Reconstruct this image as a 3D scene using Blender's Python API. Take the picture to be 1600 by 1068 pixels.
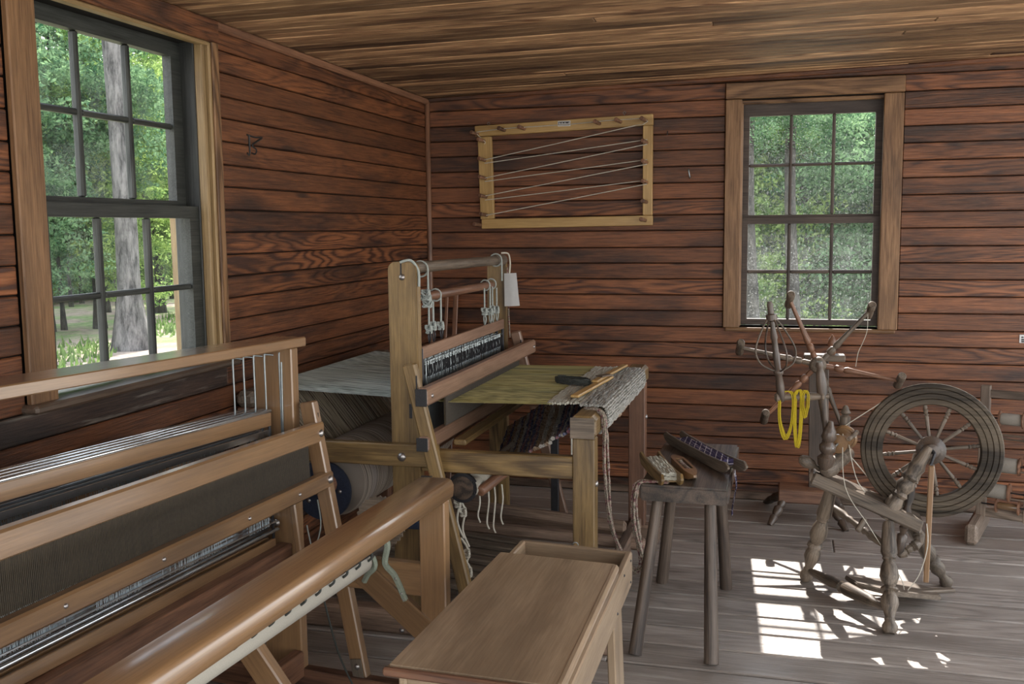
import bpy, bmesh, math, random
import numpy as np
from mathutils import Vector, Matrix, noise as mnoise
random.seed(7)
rng = np.random.default_rng(11)
S = bpy.context.scene
COL = S.collection
for o in list(bpy.data.objects):
    bpy.data.objects.remove(o)

# ------------------------------------------------------------------ camera
CAM = Vector((2.0994, -5.7304, 1.55))
yaw, pit, rol = -0.269101, 0.113246, 0.010530
w = Vector((math.sin(yaw)*math.cos(pit), math.cos(yaw)*math.cos(pit), -math.sin(pit)))
r = Vector((math.cos(yaw), -math.sin(yaw), 0)); d = w.cross(r)
r2 = math.cos(rol)*r + math.sin(rol)*d; d2 = -math.sin(rol)*r + math.cos(rol)*d
cd = bpy.data.cameras.new('camera'); cam = bpy.data.objects.new('camera', cd); COL.objects.link(cam)
cm = Matrix((r2, -d2, -w)).transposed().to_4x4(); cm.translation = CAM
cam.matrix_world = cm
cd.sensor_width = 36; cd.lens = 36*1558.02/1600; cd.clip_start = .02; cd.clip_end = 300
S.camera = cam
# ------------------------------------------------------------------ world, sun, exposure
W = bpy.data.worlds.new('sky'); S.world = W; W.use_nodes = True
nt = W.node_tree; nt.nodes.clear()
tc = nt.nodes.new('ShaderNodeTexCoord'); sx = nt.nodes.new('ShaderNodeSeparateXYZ')
rp = nt.nodes.new('ShaderNodeValToRGB'); bg = nt.nodes.new('ShaderNodeBackground'); ow = nt.nodes.new('ShaderNodeOutputWorld')
rp.color_ramp.elements[0].position = 0.0; rp.color_ramp.elements[0].color = (1, .985, .95, 1)
rp.color_ramp.elements[1].position = .8; rp.color_ramp.elements[1].color = (.72, .84, 1, 1)
nt.links.new(tc.outputs['Generated'], sx.inputs[0]); nt.links.new(sx.outputs['Z'], rp.inputs[0])
nt.links.new(rp.outputs[0], bg.inputs[0]); bg.inputs[1].default_value = 1.6
nt.links.new(bg.outputs[0], ow.inputs[0])
sl = bpy.data.lights.new('sun', 'SUN'); so = bpy.data.objects.new('sun', sl); COL.objects.link(so)
sl.energy = 4.6; sl.angle = .009; sl.color = (1, .92, .84)
so.rotation_euler = Vector((.075, -1.04, -1)).to_track_quat('-Z', 'Y').to_euler(); so.location = (2, 8, 9)
S.view_settings.view_transform = 'Standard'; S.view_settings.look = 'None'
S.view_settings.exposure = 1.25; S.view_settings.gamma = 1; S.view_settings.use_curve_mapping = False

# ------------------------------------------------------------------ materials
def newmat(name):
    m = bpy.data.materials.new(name); m.use_nodes = True
    n = m.node_tree; b = n.nodes['Principled BSDF']
    return m, n, b
def N(n, t, **kw):
    x = n.nodes.new('ShaderNode'+t)
    for k, v in kw.items(): setattr(x, k, v)
    return x
def mth(n, op, a, b=None, c=None):
    x = N(n, 'Math', operation=op)
    for i, v in enumerate((a, b, c)):
        if v is None: continue
        if isinstance(v, (int, float)): x.inputs[i].default_value = v
        else: n.links.new(v, x.inputs[i])
    return x.outputs[0]
def mixc(n, f, a, b, mode='MIX'):
    x = N(n, 'Mix', data_type='RGBA', blend_type=mode)
    for i, v in ((0, f), (6, a), (7, b)):
        if isinstance(v, (int, float)): x.inputs[i].default_value = v
        elif isinstance(v, tuple): x.inputs[i].default_value = (*v, 1)
        else: n.links.new(v, x.inputs[i])
    return x.outputs[2]
def ramp(n, v, pts):
    x = N(n, 'ValToRGB'); e = x.color_ramp.elements
    for i, (p, c) in enumerate(pts):
        if i > 1: e.new(p)
        e[i].position = p; e[i].color = (c, c, c, 1) if isinstance(c, (int, float)) else (*c, 1)
    n.links.new(v, x.inputs[0]); return x.outputs[0]
def nz(n, vec, sc, det=3, rough=.6, scale=1.0):
    mp = N(n, 'Mapping'); mp.inputs['Scale'].default_value = sc; n.links.new(vec, mp.inputs['Vector'])
    x = N(n, 'TexNoise'); x.inputs['Scale'].default_value = scale; x.inputs['Detail'].default_value = det
    x.inputs['Roughness'].default_value = rough; n.links.new(mp.outputs[0], x.inputs['Vector'])
    return x.outputs['Fac']
def wood(name, dark, light, stain=(.02, .012, .01), stain_amt=.5, rings=34, rough=.55, bump=.25, vari=.35, knots=0, g=1.0, satin=.4, pale=None, contrast=1.0, coat=0):
    m, n, b = newmat(name)
    t = N(n, 'TexCoord'); oi = N(n, 'ObjectInfo')
    cx = N(n, 'CombineXYZ'); 
    for i, k in enumerate((41.7, 17.3, 29.1)): n.links.new(mth(n, 'MULTIPLY', oi.outputs['Random'], k), cx.inputs[i])
    ad = N(n, 'VectorMath', operation='ADD'); n.links.new(t.outputs['Object'], ad.inputs[0]); n.links.new(cx.outputs[0], ad.inputs[1])
    v = ad.outputs[0]
    n1 = nz(n, v, (.8*g, 7*g, 7*g), 2, .45)
    cont = mth(n, 'SINE', mth(n, 'MULTIPLY', n1, rings*2.6)); cont = mth(n, 'MULTIPLY_ADD', cont, .5, .5)
    cont = mth(n, 'POWER', cont, .55)
    n2 = nz(n, v, (6*g, 170*g, 170*g), 4, .7)
    n3 = nz(n, v, (2.2*g, 14*g, 14*g), 3, .6)
    amp = mth(n, 'FRACT', mth(n, 'MULTIPLY', oi.outputs['Random'], 7.31)); amp = mth(n, 'MULTIPLY', mth(n, 'MULTIPLY', amp, amp), .48)
    f = mth(n, 'ADD', mth(n, 'MULTIPLY', n2, 1.0), mth(n, 'MULTIPLY_ADD', mth(n, 'SUBTRACT', cont, .7), amp, .24))
    f = mth(n, 'ADD', f, mth(n, 'MULTIPLY', n3, .45))
    lo, hi = .97-.27/contrast, .97+.27/contrast
    f = mth(n, 'DIVIDE', mth(n, 'SUBTRACT', f, lo), hi-lo); f = N_clamp(n, f)
    c = mixc(n, f, dark, light)
    if pale:
        n5 = nz(n, v, (2, 30, 30), 4, .7)
        c = mixc(n, ramp(n, n5, [(.56, 0), (.74, .75)]), c, pale)
    st = ramp(n, nz(n, v, (1.1*g, 5*g, 5*g), 5, .65), [(.34, 1), (.52, 0)])
    c = mixc(n, mth(n, 'MULTIPLY', st, stain_amt), c, stain)
    if knots:
        mp = N(n, 'Mapping'); mp.inputs['Scale'].default_value = (1.6, 7, 7); n.links.new(v, mp.inputs['Vector'])
        vo = N(n, 'TexVoronoi'); n.links.new(mp.outputs[0], vo.inputs['Vector']); vo.inputs['Scale'].default_value = 1.0
        k = ramp(n, vo.outputs['Distance'], [(.06, 1), (.13, 0)])
        c = mixc(n, mth(n, 'MULTIPLY', k, knots), c, (.015, .007, .005))
    hv = N(n, 'HueSaturation'); n.links.new(c, hv.inputs['Color'])
    n.links.new(mth(n, 'MULTIPLY_ADD', mth(n, 'SUBTRACT', oi.outputs['Random'], .5), vari*2, 1.0), hv.inputs['Value'])
    n.links.new(hv.outputs[0], b.inputs['Base Color'])
    n.links.new(mth(n, 'MULTIPLY_ADD', f, -.12, rough+.06), b.inputs['Roughness'])
    b.inputs['Specular IOR Level'].default_value = satin
    b.inputs['Coat Weight'].default_value = coat; b.inputs['Coat Roughness'].default_value = .14
    bp = N(n, 'Bump'); bp.inputs['Strength'].default_value = bump; bp.inputs['Distance'].default_value = .002
    n.links.new(f, bp.inputs['Height']); n.links.new(bp.outputs[0], b.inputs['Normal'])
    return m
def N_clamp(n, v):
    x = N(n, 'Clamp'); n.links.new(v, x.inputs[0]); return x.outputs[0]
def plain(name, c, rough=.6, metal=0, var=.25, sc=60, bump=0, spec=.4):
    m, n, b = newmat(name)
    t = N(n, 'TexCoord'); f = nz(n, t.outputs['Object'], (sc, sc, sc), 3)
    cc = mixc(n, f, tuple(x*(1-var) for x in c), tuple(min(1, x*(1+var)) for x in c))
    n.links.new(cc, b.inputs['Base Color']); b.inputs['Roughness'].default_value = rough; b.inputs['Metallic'].default_value = metal
    b.inputs['Specular IOR Level'].default_value = spec
    if bump:
        bp = N(n, 'Bump'); bp.inputs['Strength'].default_value = bump; bp.inputs['Distance'].default_value = .002
        n.links.new(f, bp.inputs['Height']); n.links.new(bp.outputs[0], b.inputs['Normal'])
    return m
def banded(name, cols, axis, freq, rough=.85, fine=400, spec=.2):
    # thread colours that change along one local axis
    m, n, b = newmat(name); t = N(n, 'TexCoord')
    sc = [.4, .4, .4]; sc[axis] = freq
    f = nz(n, t.outputs['Object'], tuple(sc), 2, .7)
    k = len(cols); c = ramp(n, f, [(.3+.4*i/(k-1), col) for i, col in enumerate(cols)])
    sc2 = [2, 2, 2]; sc2[axis] = fine
    f2 = nz(n, t.outputs['Object'], tuple(sc2), 2, .7)
    c = mixc(n, ramp(n, f2, [(.35, .85), (.6, 0)]), c, (.02, .018, .014))
    n.links.new(c, b.inputs['Base Color']); b.inputs['Roughness'].default_value = rough; b.inputs['Specular IOR Level'].default_value = spec
    return m
MT = {}
MT['wall'] = wood('wall board varnish', (.050, .016, .007), (.255, .094, .036), (.018, .009, .007), .85, 40, .46, .7, .30, .8, contrast=1.2, satin=.5)
MT['wall_dirty'] = wood('soot stained board', (.010, .007, .006), (.07, .04, .028), (.01, .008, .007), .9, 40, .6, .6, .2, 0, pale=(.3, .27, .23))
MT['ceil'] = wood('ceiling board', (.14, .066, .032), (.64, .40, .215), (.045, .02, .012), .85, 30, .55, .5, .5, 0, contrast=1.1)
MT['floor'] = wood('worn floor board', (.16, .137, .118), (.43, .375, .33), (.10, .082, .07), .45, 26, .42, .7, .14, .4, pale=(.50, .46, .42), satin=.6, coat=.25, contrast=.8)
MT['gap'] = plain('dark joint', (.008, .006, .005), .9)
MT['casing'] = wood('window casing wood', (.085, .042, .019), (.31, .17, .08), (.04, .02, .012), .5, 28, .5, .35, .15, .5)
MT['stop'] = wood('window stop wood', (.16, .10, .045), (.42, .29, .14), (.07, .04, .02), .4, 20, .5, .25, .1)
MT['sash'] = wood('weathered sash wood', (.010, .012, .011), (.055, .06, .054), (.02, .02, .02), .5, 20, .5, .4, .1)
MT['sash2'] = wood('brown sash wood', (.028, .02, .016), (.10, .072, .056), (.03, .02, .02), .5, 20, .5, .4, .1)
MT['tan'] = wood('tan loom wood', (.135, .072, .032), (.295, .172, .082), (.08, .045, .022), .4, 9, .33, .10, .12, 0, satin=.75, contrast=.7, coat=1)
MT['oldtan'] = wood('aged yellow loom wood', (.085, .050, .018), (.30, .195, .078), (.04, .024, .012), .7, 24, .42, .25, .12, .2, satin=.55)
MT['red'] = wood('reddish loom wood', (.10, .045, .026), (.30, .15, .085), (.04, .02, .015), .6, 24, .42, .25, .12, satin=.55)
MT['pink'] = wood('smooth brown beater wood', (.15, .085, .055), (.33, .205, .14), (.07, .04, .03), .4, 8, .36, .12, .06, satin=.6, contrast=.8)
MT['bench'] = wood('bench wood', (.21, .145, .09), (.44, .325, .215), (.10, .065, .04), .5, 7, .36, .10, .06, .3, satin=.65, contrast=.7, coat=.35)
MT['grey'] = wood('old grey wood', (.042, .032, .024), (.225, .175, .13), (.03, .025, .02), .5, 20, .5, .4, .12, satin=.4)
MT['darkwood'] = wood('dark old wood', (.025, .018, .014), (.12, .08, .055), (.01, .01, .01), .5, 20, .5, .3, .15, satin=.5, coat=.4)
MT['rail'] = wood('rough lower timber', (.08, .052, .036), (.34, .23, .165), (.03, .02, .015), .6, 24, .6, .5, .15)
MT['board'] = wood('honey warping board wood', (.26, .15, .045), (.52, .34, .13), (.17, .1, .04), .35, 12, .42, .1, .06, satin=.5, contrast=.8)
MT['steel'] = plain('heddle steel', (.26, .29, .30), .35, .85)
MT['chrome'] = plain('bright steel', (.62, .66, .70), .22, .95)
MT['stoolleg'] = wood('dark stool leg wood', (.035, .025, .02), (.15, .11, .082), (.02, .014, .012), .5, 16, .5, .3, .1)
MT['rackwood'] = wood('brown rack wood', (.10, .075, .055), (.32, .245, .19), (.05, .035, .03), .5, 20, .5, .3, .1)
MT['rimwood'] = wood('wheel rim wood', (.022, .017, .012), (.115, .088, .06), (.015, .012, .01), .5, 14, .6, .5, .05, g=.6, satin=.25)
MT['bolt'] = plain('bolt metal', (.35, .33, .32), .35, .9)
MT['iron'] = plain('dark iron', (.05, .05, .055), .45, .7)
MT['blueiron'] = plain('blue painted iron', (.045, .06, .10), .4, .5, .5)
MT['cord'] = plain('cotton cord', (.50, .47, .40), .9, 0, .3, 90, .4)
MT['cordgrey'] = plain('grey cord', (.33, .36, .34), .9, 0, .3, 90, .4)
MT['spoolthread'] = plain('dull wound thread', (.27, .245, .21), .9, 0, .25, 250, .5)
MT['yarn'] = plain('yellow yarn', (.42, .32, .012), .8, 0, .35, 200, .5)
MT['darkyarn'] = plain('dark green yarn', (.045, .05, .045), .9, 0, .5, 200, .5)
MT['canvas'] = plain('pale canvas', (.42, .39, .33), .9, 0, .15, 300, .3)
MT['apron'] = plain('green cloth tape', (.25, .28, .22), .9, 0, .3, 200, .3)
MT['paper'] = plain('paper', (.62, .62, .62), .8, 0, .08)
MT['ink'] = plain('black ink', (.02, .02, .02), .6)
MT['blackend'] = plain('blackened end grain', (.02, .02, .022), .5, 0, .5, 300, .5)
MT['reed'] = banded('reed dents', [(.03, .022, .014), (.07, .052, .032), (.025, .02, .014)], 0, 14, .6, 300)
MT['dent'] = plain('blackened reed dent', (.04, .03, .019), .6, 0, .6, 120)
MT['warp'] = banded('olive and blue warp', [(.44, .48, .44), (.34, .30, .11), (.46, .41, .20), (.28, .26, .12), (.46, .50, .42)], 1, 5)
MT['backwarp'] = banded('pale blue warp', [(.44, .54, .50), (.62, .70, .67), (.50, .62, .64)], 1, 6, .8, 160)
MT['rollwarp'] = banded('beige wound warp', [(.36, .28, .22), (.52, .44, .37), (.42, .37, .36)], 0, 5, .85, 220)
MT['curtain'] = banded('beige hanging warp', [(.34, .28, .19), (.52, .44, .33), (.42, .38, .3)], 1, 6, .85, 200)
MT['rag'] = banded('mixed rag weft', [(.03, .03, .05), (.35, .33, .30), (.14, .06, .06), (.30, .30, .28), (.03, .03, .04)], 0, 60)
MT['ragtop'] = None
def speckled(name, cols, sc):
    m, n, b = newmat(name); t = N(n, 'TexCoord'); f = nz(n, t.outputs['Object'], (sc,)*3, 2, .8); k = len(cols)
    n.links.new(ramp(n, f, [(.32+.36*i/(k-1), c) for i, c in enumerate(cols)]), b.inputs['Base Color']); b.inputs['Roughness'].default_value = .9; return m
MT['ragpink'] = speckled('pink and grey rag strip', [(.03, .02, .02), (.17, .06, .07), (.30, .27, .21), (.07, .05, .04), (.33, .28, .22)], 60)
MT['ragA'] = speckled('plum rag', [(.05, .03, .04), (.24, .10, .13), (.40, .34, .32)], 60)
MT['ragB'] = speckled('grey rag', [(.10, .09, .08), (.46, .44, .40), (.30, .28, .25)], 60)
MT['ragC'] = speckled('navy rag', [(.02, .022, .05), (.06, .07, .16), (.30, .30, .32)], 50)
MT['ragtop'] = speckled('grey woven rag', [(.05, .05, .045), (.36, .35, .31), (.12, .12, .11), (.46, .45, .42), (.08, .08, .07)], 42)
MT['ragD'] = speckled('brown rag', [(.07, .045, .03), (.28, .19, .12), (.46, .40, .32)], 60)
MT['ragfade'] = plain('pale braided rag', (.40, .39, .33), .9, 0, .7, 110, .6)
def check_mat():
    m, n, b = newmat('indigo checked cotton'); t = N(n, 'TexCoord')
    sp = N(n, 'SeparateXYZ'); n.links.new(t.outputs['Object'], sp.inputs[0])
    c = (.045, .035, .09)
    out = c
    for i in (0, 2):
        fr = mth(n, 'FRACT', mth(n, 'MULTIPLY', sp.outputs[i], 42)); l = ramp(n, fr, [(.12, 1), (.16, 0)])
        out = mixc(n, l, out, (.45, .42, .45))
    n.links.new(out, b.inputs['Base Color']); b.inputs['Roughness'].default_value = .9
    return m
MT['check'] = check_mat()
def glass(name, dust, scale, speckk=1.6):
    m = bpy.data.materials.new(name); m.use_nodes = True; n = m.node_tree; n.nodes.clear()
    o = N(n, 'OutputMaterial'); tr = N(n, 'BsdfTransparent'); gl = N(n, 'BsdfGlossy'); gl.inputs['Roughness'].default_value = .03
    tl = N(n, 'BsdfTranslucent'); df = N(n, 'BsdfDiffuse'); tl.inputs[0].default_value = (.7, .74, .74, 1); df.inputs[0].default_value = (.5, .5, .5, 1)
    fr = N(n, 'Fresnel'); fr.inputs[0].default_value = 1.4
    t = N(n, 'TexCoord')
    a = ramp(n, nz(n, t.outputs['Object'], (scale,)*3, 6, .75), [(.42, .25), (.62, 1)])
    speck = ramp(n, nz(n, t.outputs['Object'], (scale*6,)*3, 3, .75), [(.60, 0), (.66, 1)])
    sm = ramp(n, nz(n, t.outputs['Object'], (3, 3, 3), 3, .5), [(.3, .4), (.7, 1)])
    dm = mth(n, 'MULTIPLY', mth(n, 'ADD', mth(n, 'MULTIPLY', a, dust), mth(n, 'MULTIPLY', speck, dust*speckk)), sm)
    ds = N(n, 'MixShader'); ds.inputs[0].default_value = .35; n.links.new(tl.outputs[0], ds.inputs[1]); n.links.new(df.outputs[0], ds.inputs[2])
    m1 = N(n, 'MixShader'); m1.inputs[0].default_value = .006; n.links.new(tr.outputs[0], m1.inputs[1]); n.links.new(gl.outputs[0], m1.inputs[2])
    m2 = N(n, 'MixShader'); n.links.new(dm, m2.inputs[0]); n.links.new(m1.outputs[0], m2.inputs[1]); n.links.new(ds.outputs[0], m2.inputs[2])
    n.links.new(m2.outputs[0], o.inputs[0]); return m
MT['glass'] = glass('old window glass', .035, 14)
MT['dusty'] = glass('dusty window glass', .016, 20, 18)
MT['dustier'] = glass('dustiest window glass', .055, 16, 6)
def leafmat(name, c1, c2):
    m = bpy.data.materials.new(name); m.use_nodes = True; n = m.node_tree; n.nodes.clear()
    o = N(n, 'OutputMaterial'); df = N(n, 'BsdfDiffuse'); tl = N(n, 'BsdfTranslucent'); mx = N(n, 'MixShader'); mx.inputs[0].default_value = .5
    t = N(n, 'TexCoord'); f = nz(n, t.outputs['Object'], (1.7,)*3, 4, .8)
    c = mixc(n, ramp(n, f, [(.35, 0), (.65, 1)]), c1, c2)
    for s in (df, tl): n.links.new(c, s.inputs[0])
    n.links.new(df.outputs[0], mx.inputs[1]); n.links.new(tl.outputs[0], mx.inputs[2]); n.links.new(mx.outputs[0], o.inputs[0]); return m
MT['leafA'] = leafmat('bright leaves', (.07, .17, .05), (.48, .62, .20))
MT['leafB'] = leafmat('deep green leaves', (.03, .10, .05), (.28, .43, .22))
MT['grass'] = leafmat('grass', (.08, .15, .04), (.22, .32, .11))
def barkmat(name, c1, c2):
    m, n, b = newmat(name); t = N(n, 'TexCoord')
    f = nz(n, t.outputs['Object'], (9, 9, 2.2), 5, .75); c = mixc(n, ramp(n, f, [(.38, 0), (.62, 1)]), c1, c2)
    n.links.new(c, b.inputs['Base Color']); b.inputs['Roughness'].default_value = .95
    bp = N(n, 'Bump'); bp.inputs['Distance'].default_value = .04; n.links.new(f, bp.inputs['Height']); n.links.new(bp.outputs[0], b.inputs['Normal']); return m
MT['bark'] = barkmat('pine bark', (.035, .032, .032), (.20, .185, .18))
MT['bark2'] = barkmat('dark bark', (.012, .011, .010), (.07, .062, .052))
def groundmat():
    m, n, b = newmat('forest floor'); t = N(n, 'TexCoord')
    f = nz(n, t.outputs['Object'], (.35,)*3, 6, .7); f2 = nz(n, t.outputs['Object'], (6,)*3, 5, .75)
    c = mixc(n, ramp(n, f, [(.45, 0), (.56, 1)]), (.42, .32, .26), (.22, .32, .10))
    c = mixc(n, ramp(n, f2, [(.3, .7), (.62, 0)]), c, (.05, .04, .03))
    n.links.new(c, b.inputs['Base Color']); b.inputs['Roughness'].default_value = .95; return m
MT['ground'] = groundmat()
MT['bounce_yard'] = plain('pale sandy yard', (.50, .46, .40), .95, 0, .2, 3)  # pale on purpose: added unseen ground that reflects sunlight up into the room

# ------------------------------------------------------------------ builders
WM = {}
def link(name, me, mat, parent=None, mw=None):
    o = bpy.data.objects.new(name, me); COL.objects.link(o)
    if mat is not None and not me.materials: me.materials.append(MT[mat] if isinstance(mat, str) else mat)
    mw = mw or Matrix()
    WM[o.name] = mw
    if parent: o.parent = parent; o.matrix_basis = WM[parent.name].inverted() @ mw
    else: o.matrix_basis = mw
    return o
def empty(name, loc=(0, 0, 0), rz=0, parent=None):
    o = bpy.data.objects.new(name, None); COL.objects.link(o); o.empty_display_size = .1
    mw = Matrix.Translation(loc) @ Matrix.Rotation(rz, 4, 'Z'); WM[o.name] = mw
    if parent: o.parent = parent; o.matrix_basis = WM[parent.name].inverted() @ mw
    else: o.matrix_basis = mw
    return o
def tag(o, label=None, cat=None, group=None, kind=None):
    if label: o['label'] = label
    if cat: o['category'] = cat
    if group: o['group'] = group
    if kind: o['kind'] = kind
    return o
def tomesh(bm, smooth=None):
    bmesh.ops.recalc_face_normals(bm, faces=bm.faces)
    me = bpy.data.meshes.new('m'); bm.to_mesh(me); bm.free()
    if smooth is not None:
        me.polygons.foreach_set('use_smooth', [True]*len(me.polygons))
        try: me.set_sharp_from_angle(angle=math.radians(smooth))
        except Exception: pass
    return me
def boxmesh(l, w_, h, bev=.003):
    """chamfered box, length on local X, centred"""
    bev = min(bev, w_*.3, h*.3, l*.3)
    a, b = w_/2, h/2
    prof = [(-a+bev, -b), (a-bev, -b), (a, -b+bev), (a, b-bev), (a-bev, b), (-a+bev, b), (-a, b-bev), (-a, -b+bev)]
    vs = []
    for x, s in ((-l/2, bev), (-l/2+bev, 0), (l/2-bev, 0), (l/2, bev)):
        for y, z in prof:
            vs.append((x, y-math.copysign(s, y) if abs(y) > s else y, z-math.copysign(s, z) if abs(z) > s else z))
    fs = [list(range(7, -1, -1)), list(range(24, 32))]
    for k in range(3):
        for i in range(8):
            j = (i+1) % 8; fs.append((k*8+i, k*8+j, k*8+8+j, k*8+8+i))
    me = bpy.data.meshes.new('m'); me.from_pydata(vs, [], fs); return me
def frame(p0, p1, up=(0, 0, 1)):
    p0, p1 = Vector(p0), Vector(p1); x = (p1-p0).normalized(); up = Vector(up)
    if abs(x.dot(up)) > .98: up = Vector((0, 1, 0)) if abs(x.y) < .9 else Vector((1, 0, 0))
    y = up.cross(x).normalized(); z = x.cross(y)
    m = Matrix((x, y, z)).transposed().to_4x4(); m.translation = (p0+p1)/2
    return m, (p1-p0).length
class Loc:  # places points given in a thing's own frame
    def __init__(s, m): s.m = m
    def __call__(s, *p): return s.m @ Vector(p)
def bar(name, p0, p1, w_, h, mat, parent=None, up=(0, 0, 1), bev=.004):
    m, L = frame(p0, p1, up); return link(name, boxmesh(L, w_, h, bev), mat, parent, m)
def box(name, lo, hi, mat, parent=None, bev=.003, axis=None, mw=None):
    """axis aligned box in the frame mw, grain along its longest side"""
    lo, hi = Vector(lo), Vector(hi); s = hi-lo; c = (lo+hi)/2
    ax = axis if axis is not None else max(range(3), key=lambda i: s[i])
    if ax == 0: R_ = Matrix(); dims = (s.x, s.y, s.z)
    elif ax == 1: R_ = Matrix.Rotation(math.pi/2, 4, 'Z'); dims = (s.y, s.x, s.z)
    else: R_ = Matrix.Rotation(-math.pi/2, 4, 'Y'); dims = (s.z, s.y, s.x)
    return link(name, boxmesh(*dims, bev), mat, parent, (mw or Matrix()) @ Matrix.Translation(c) @ R_)
def lathemesh(L, prof, seg=20):
    """prof: (t 0..1, radius) along local X"""
    bm = bmesh.new(); rings = []
    for t, rr in prof:
        rings.append([bm.verts.new(((t-.5)*L, rr*math.cos(2*math.pi*k/seg), rr*math.sin(2*math.pi*k/seg))) for k in range(seg)])
    for a, b in zip(rings, rings[1:]):
        for k in range(seg): bm.faces.new((a[k], a[(k+1) % seg], b[(k+1) % seg], b[k]))
    bm.faces.new(rings[0][::-1]); bm.faces.new(rings[-1])
    return tomesh(bm, 50)
def lathe(name, p0, p1, prof, mat, parent=None, seg=20):
    m, L = frame(p0, p1); return link(name, lathemesh(L, prof, seg), mat, parent, m)
def rod(name, p0, p1, rr, mat, parent=None, seg=14):
    e = min(.004, rr*.3); m, L = frame(p0, p1); t = e/max(L, e*4)
    return link(name, lathemesh(L, [(0, rr-e), (t, rr), (1-t, rr), (1, rr-e)], seg), mat, parent, m)
def addtube(bm, pts, rr, seg=6, closed=False):
    pts = [Vector(p) for p in pts]; n = len(pts); rings = []; pn = None
    for i, p in enumerate(pts):
        if closed: t = pts[(i+1) % n]-pts[i-1]
        else: t = pts[min(i+1, n-1)]-pts[max(i-1, 0)]
        t.normalize()
        if pn is None:
            pn = t.orthogonal().normalized()
        pn = (pn-t*pn.dot(t)); pn = pn.normalized() if pn.length > 1e-6 else t.orthogonal().normalized()
        b = t.cross(pn); ri = rr[i] if isinstance(rr, (list, tuple)) else rr
        rings.append([bm.verts.new(p+pn*ri*math.cos(2*math.pi*k/seg)+b*ri*math.sin(2*math.pi*k/seg)) for k in range(seg)])
    pairs = list(zip(rings, rings[1:])) + ([(rings[-1], rings[0])] if closed else [])
    for a, b in pairs:
        for k in range(seg): bm.faces.new((a[k], a[(k+1) % seg], b[(k+1) % seg], b[k]))
    if not closed: bm.faces.new(rings[0][::-1]); bm.faces.new(rings[-1])
def smoothpath(pts, k=6):
    pts = [Vector(p) for p in pts]; out = []
    for i in range(len(pts)-1):
        a, b, c, e = pts[max(i-1, 0)], pts[i], pts[i+1], pts[min(i+2, len(pts)-1)]
        for j in range(k):
            t = j/k; out.append(.5*((2*b)+(c-a)*t+(2*a-5*b+4*c-e)*t*t+(3*b-a-3*c+e)*t**3))
    out.append(pts[-1]); return out
def tube(name, pts, rr, mat, parent=None, seg=7, closed=False, smooth=True):
    """tube whose mesh sits in a frame at its first point"""
    if smooth and not closed: pts = smoothpath(pts)
    o0 = Vector(pts[0]); bm = bmesh.new(); addtube(bm, [Vector(p)-o0 for p in pts], rr, seg, closed)
    return link(name, tomesh(bm, 60), mat, parent, Matrix.Translation(o0))
def multi(name, tubes, mat, parent=None, seg=6, kind=None, smooth=True):
    o0 = Vector(tubes[0][0][0]); bm = bmesh.new()
    for pts, rr in tubes:
        addtube(bm, [Vector(p)-o0 for p in (smoothpath(pts) if smooth else pts)], rr, seg)
    o = link(name, tomesh(bm, 60), mat, parent, Matrix.Translation(o0))
    if kind: o['kind'] = kind
    return o
def outline(name, pts2, th, mw, mat, parent=None, bev=.003):
    """flat outline in local XY, thickness in local Z centred, chamfered"""
    bm = bmesh.new(); vs = [bm.verts.new((x, y, -th/2)) for x, y in pts2]; f = bm.faces.new(vs)
    g = bmesh.ops.extrude_face_region(bm, geom=[f]); vv = [v for v in g['geom'] if isinstance(v, bmesh.types.BMVert)]
    bmesh.ops.translate(bm, verts=vv, vec=(0, 0, th))
    if bev:
        es = [e for e in bm.edges if len(e.link_faces) == 2 and e.calc_face_angle(0) > 1.2]
        try: bmesh.ops.bevel(bm, geom=es, offset=bev, segments=2, affect='EDGES')
        except Exception: pass
    return link(name, tomesh(bm, 40), mat, parent, mw)
def strips(name, segs, mat, parent, wd, th, kind='stuff', up=(0, 0, 1)):
    """many thin straight threads (p0,p1) joined: triangular prisms"""
    V, F = [], []; o0 = Vector(segs[0][0]); up = Vector(up)
    for p0, p1 in segs:
        p0, p1 = Vector(p0)-o0, Vector(p1)-o0; s = (p1-p0).cross(up).normalized()*wd/2; k = len(V)
        for p in (p0, p1): V += [p-s, p+s, p+up*th]
        F += [(k, k+1, k+4, k+3), (k+1, k+2, k+5, k+4), (k+2, k, k+3, k+5), (k, k+2, k+1), (k+3, k+4, k+5)]
    me = bpy.data.meshes.new('m'); me.from_pydata(V, [], F)
    o = link(name, me, mat, parent, Matrix.Translation(o0))
    if kind: o['kind'] = kind
    return o
def bolt(p, nrm, rr, parent, name='bolt', mat='bolt'):
    p = Vector(p); nrm = Vector(nrm).normalized()
    return lathe(name, p-nrm*.002, p+nrm*rr*.55, [(0, rr), (.3, rr), (.7, rr*.75), (1, rr*.3)], mat, parent, 12)
ident = Matrix()

# ------------------------------------------------------------------ ROOM SHELL
XR, YF = 4.5, -6.6        # the room runs on to the right and behind the camera
def ceil_z(x, y): return 2.325+.0225*x-.006*y
# floor
fl = box('floor', (-.12, YF, -.16), (XR, .12, -.03), 'gap', None, .001); tag(fl, kind='structure')
ys = [.10, -.03, -.25, -.47, -.66, -.865, -1.045, -1.23, -1.42, -1.60, -1.775, -1.95, -2.13, -2.32, -2.5]
while ys[-1] > YF: ys.append(ys[-1]-random.uniform(.17, .2))
for i, (a, b) in enumerate(zip(ys, ys[1:])):
    cuts = [-.10, XR] if i % 4 else [-.10, random.uniform(.6, 3.6), XR]
    for x0, x1 in zip(cuts, cuts[1:]):
        dz = random.uniform(-.0025, 0)
        box('floorboard', (x0+.0015, b+.006, -.03), (x1-.0015, a-.006, dz), 'floor', fl, .005, 0)
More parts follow.
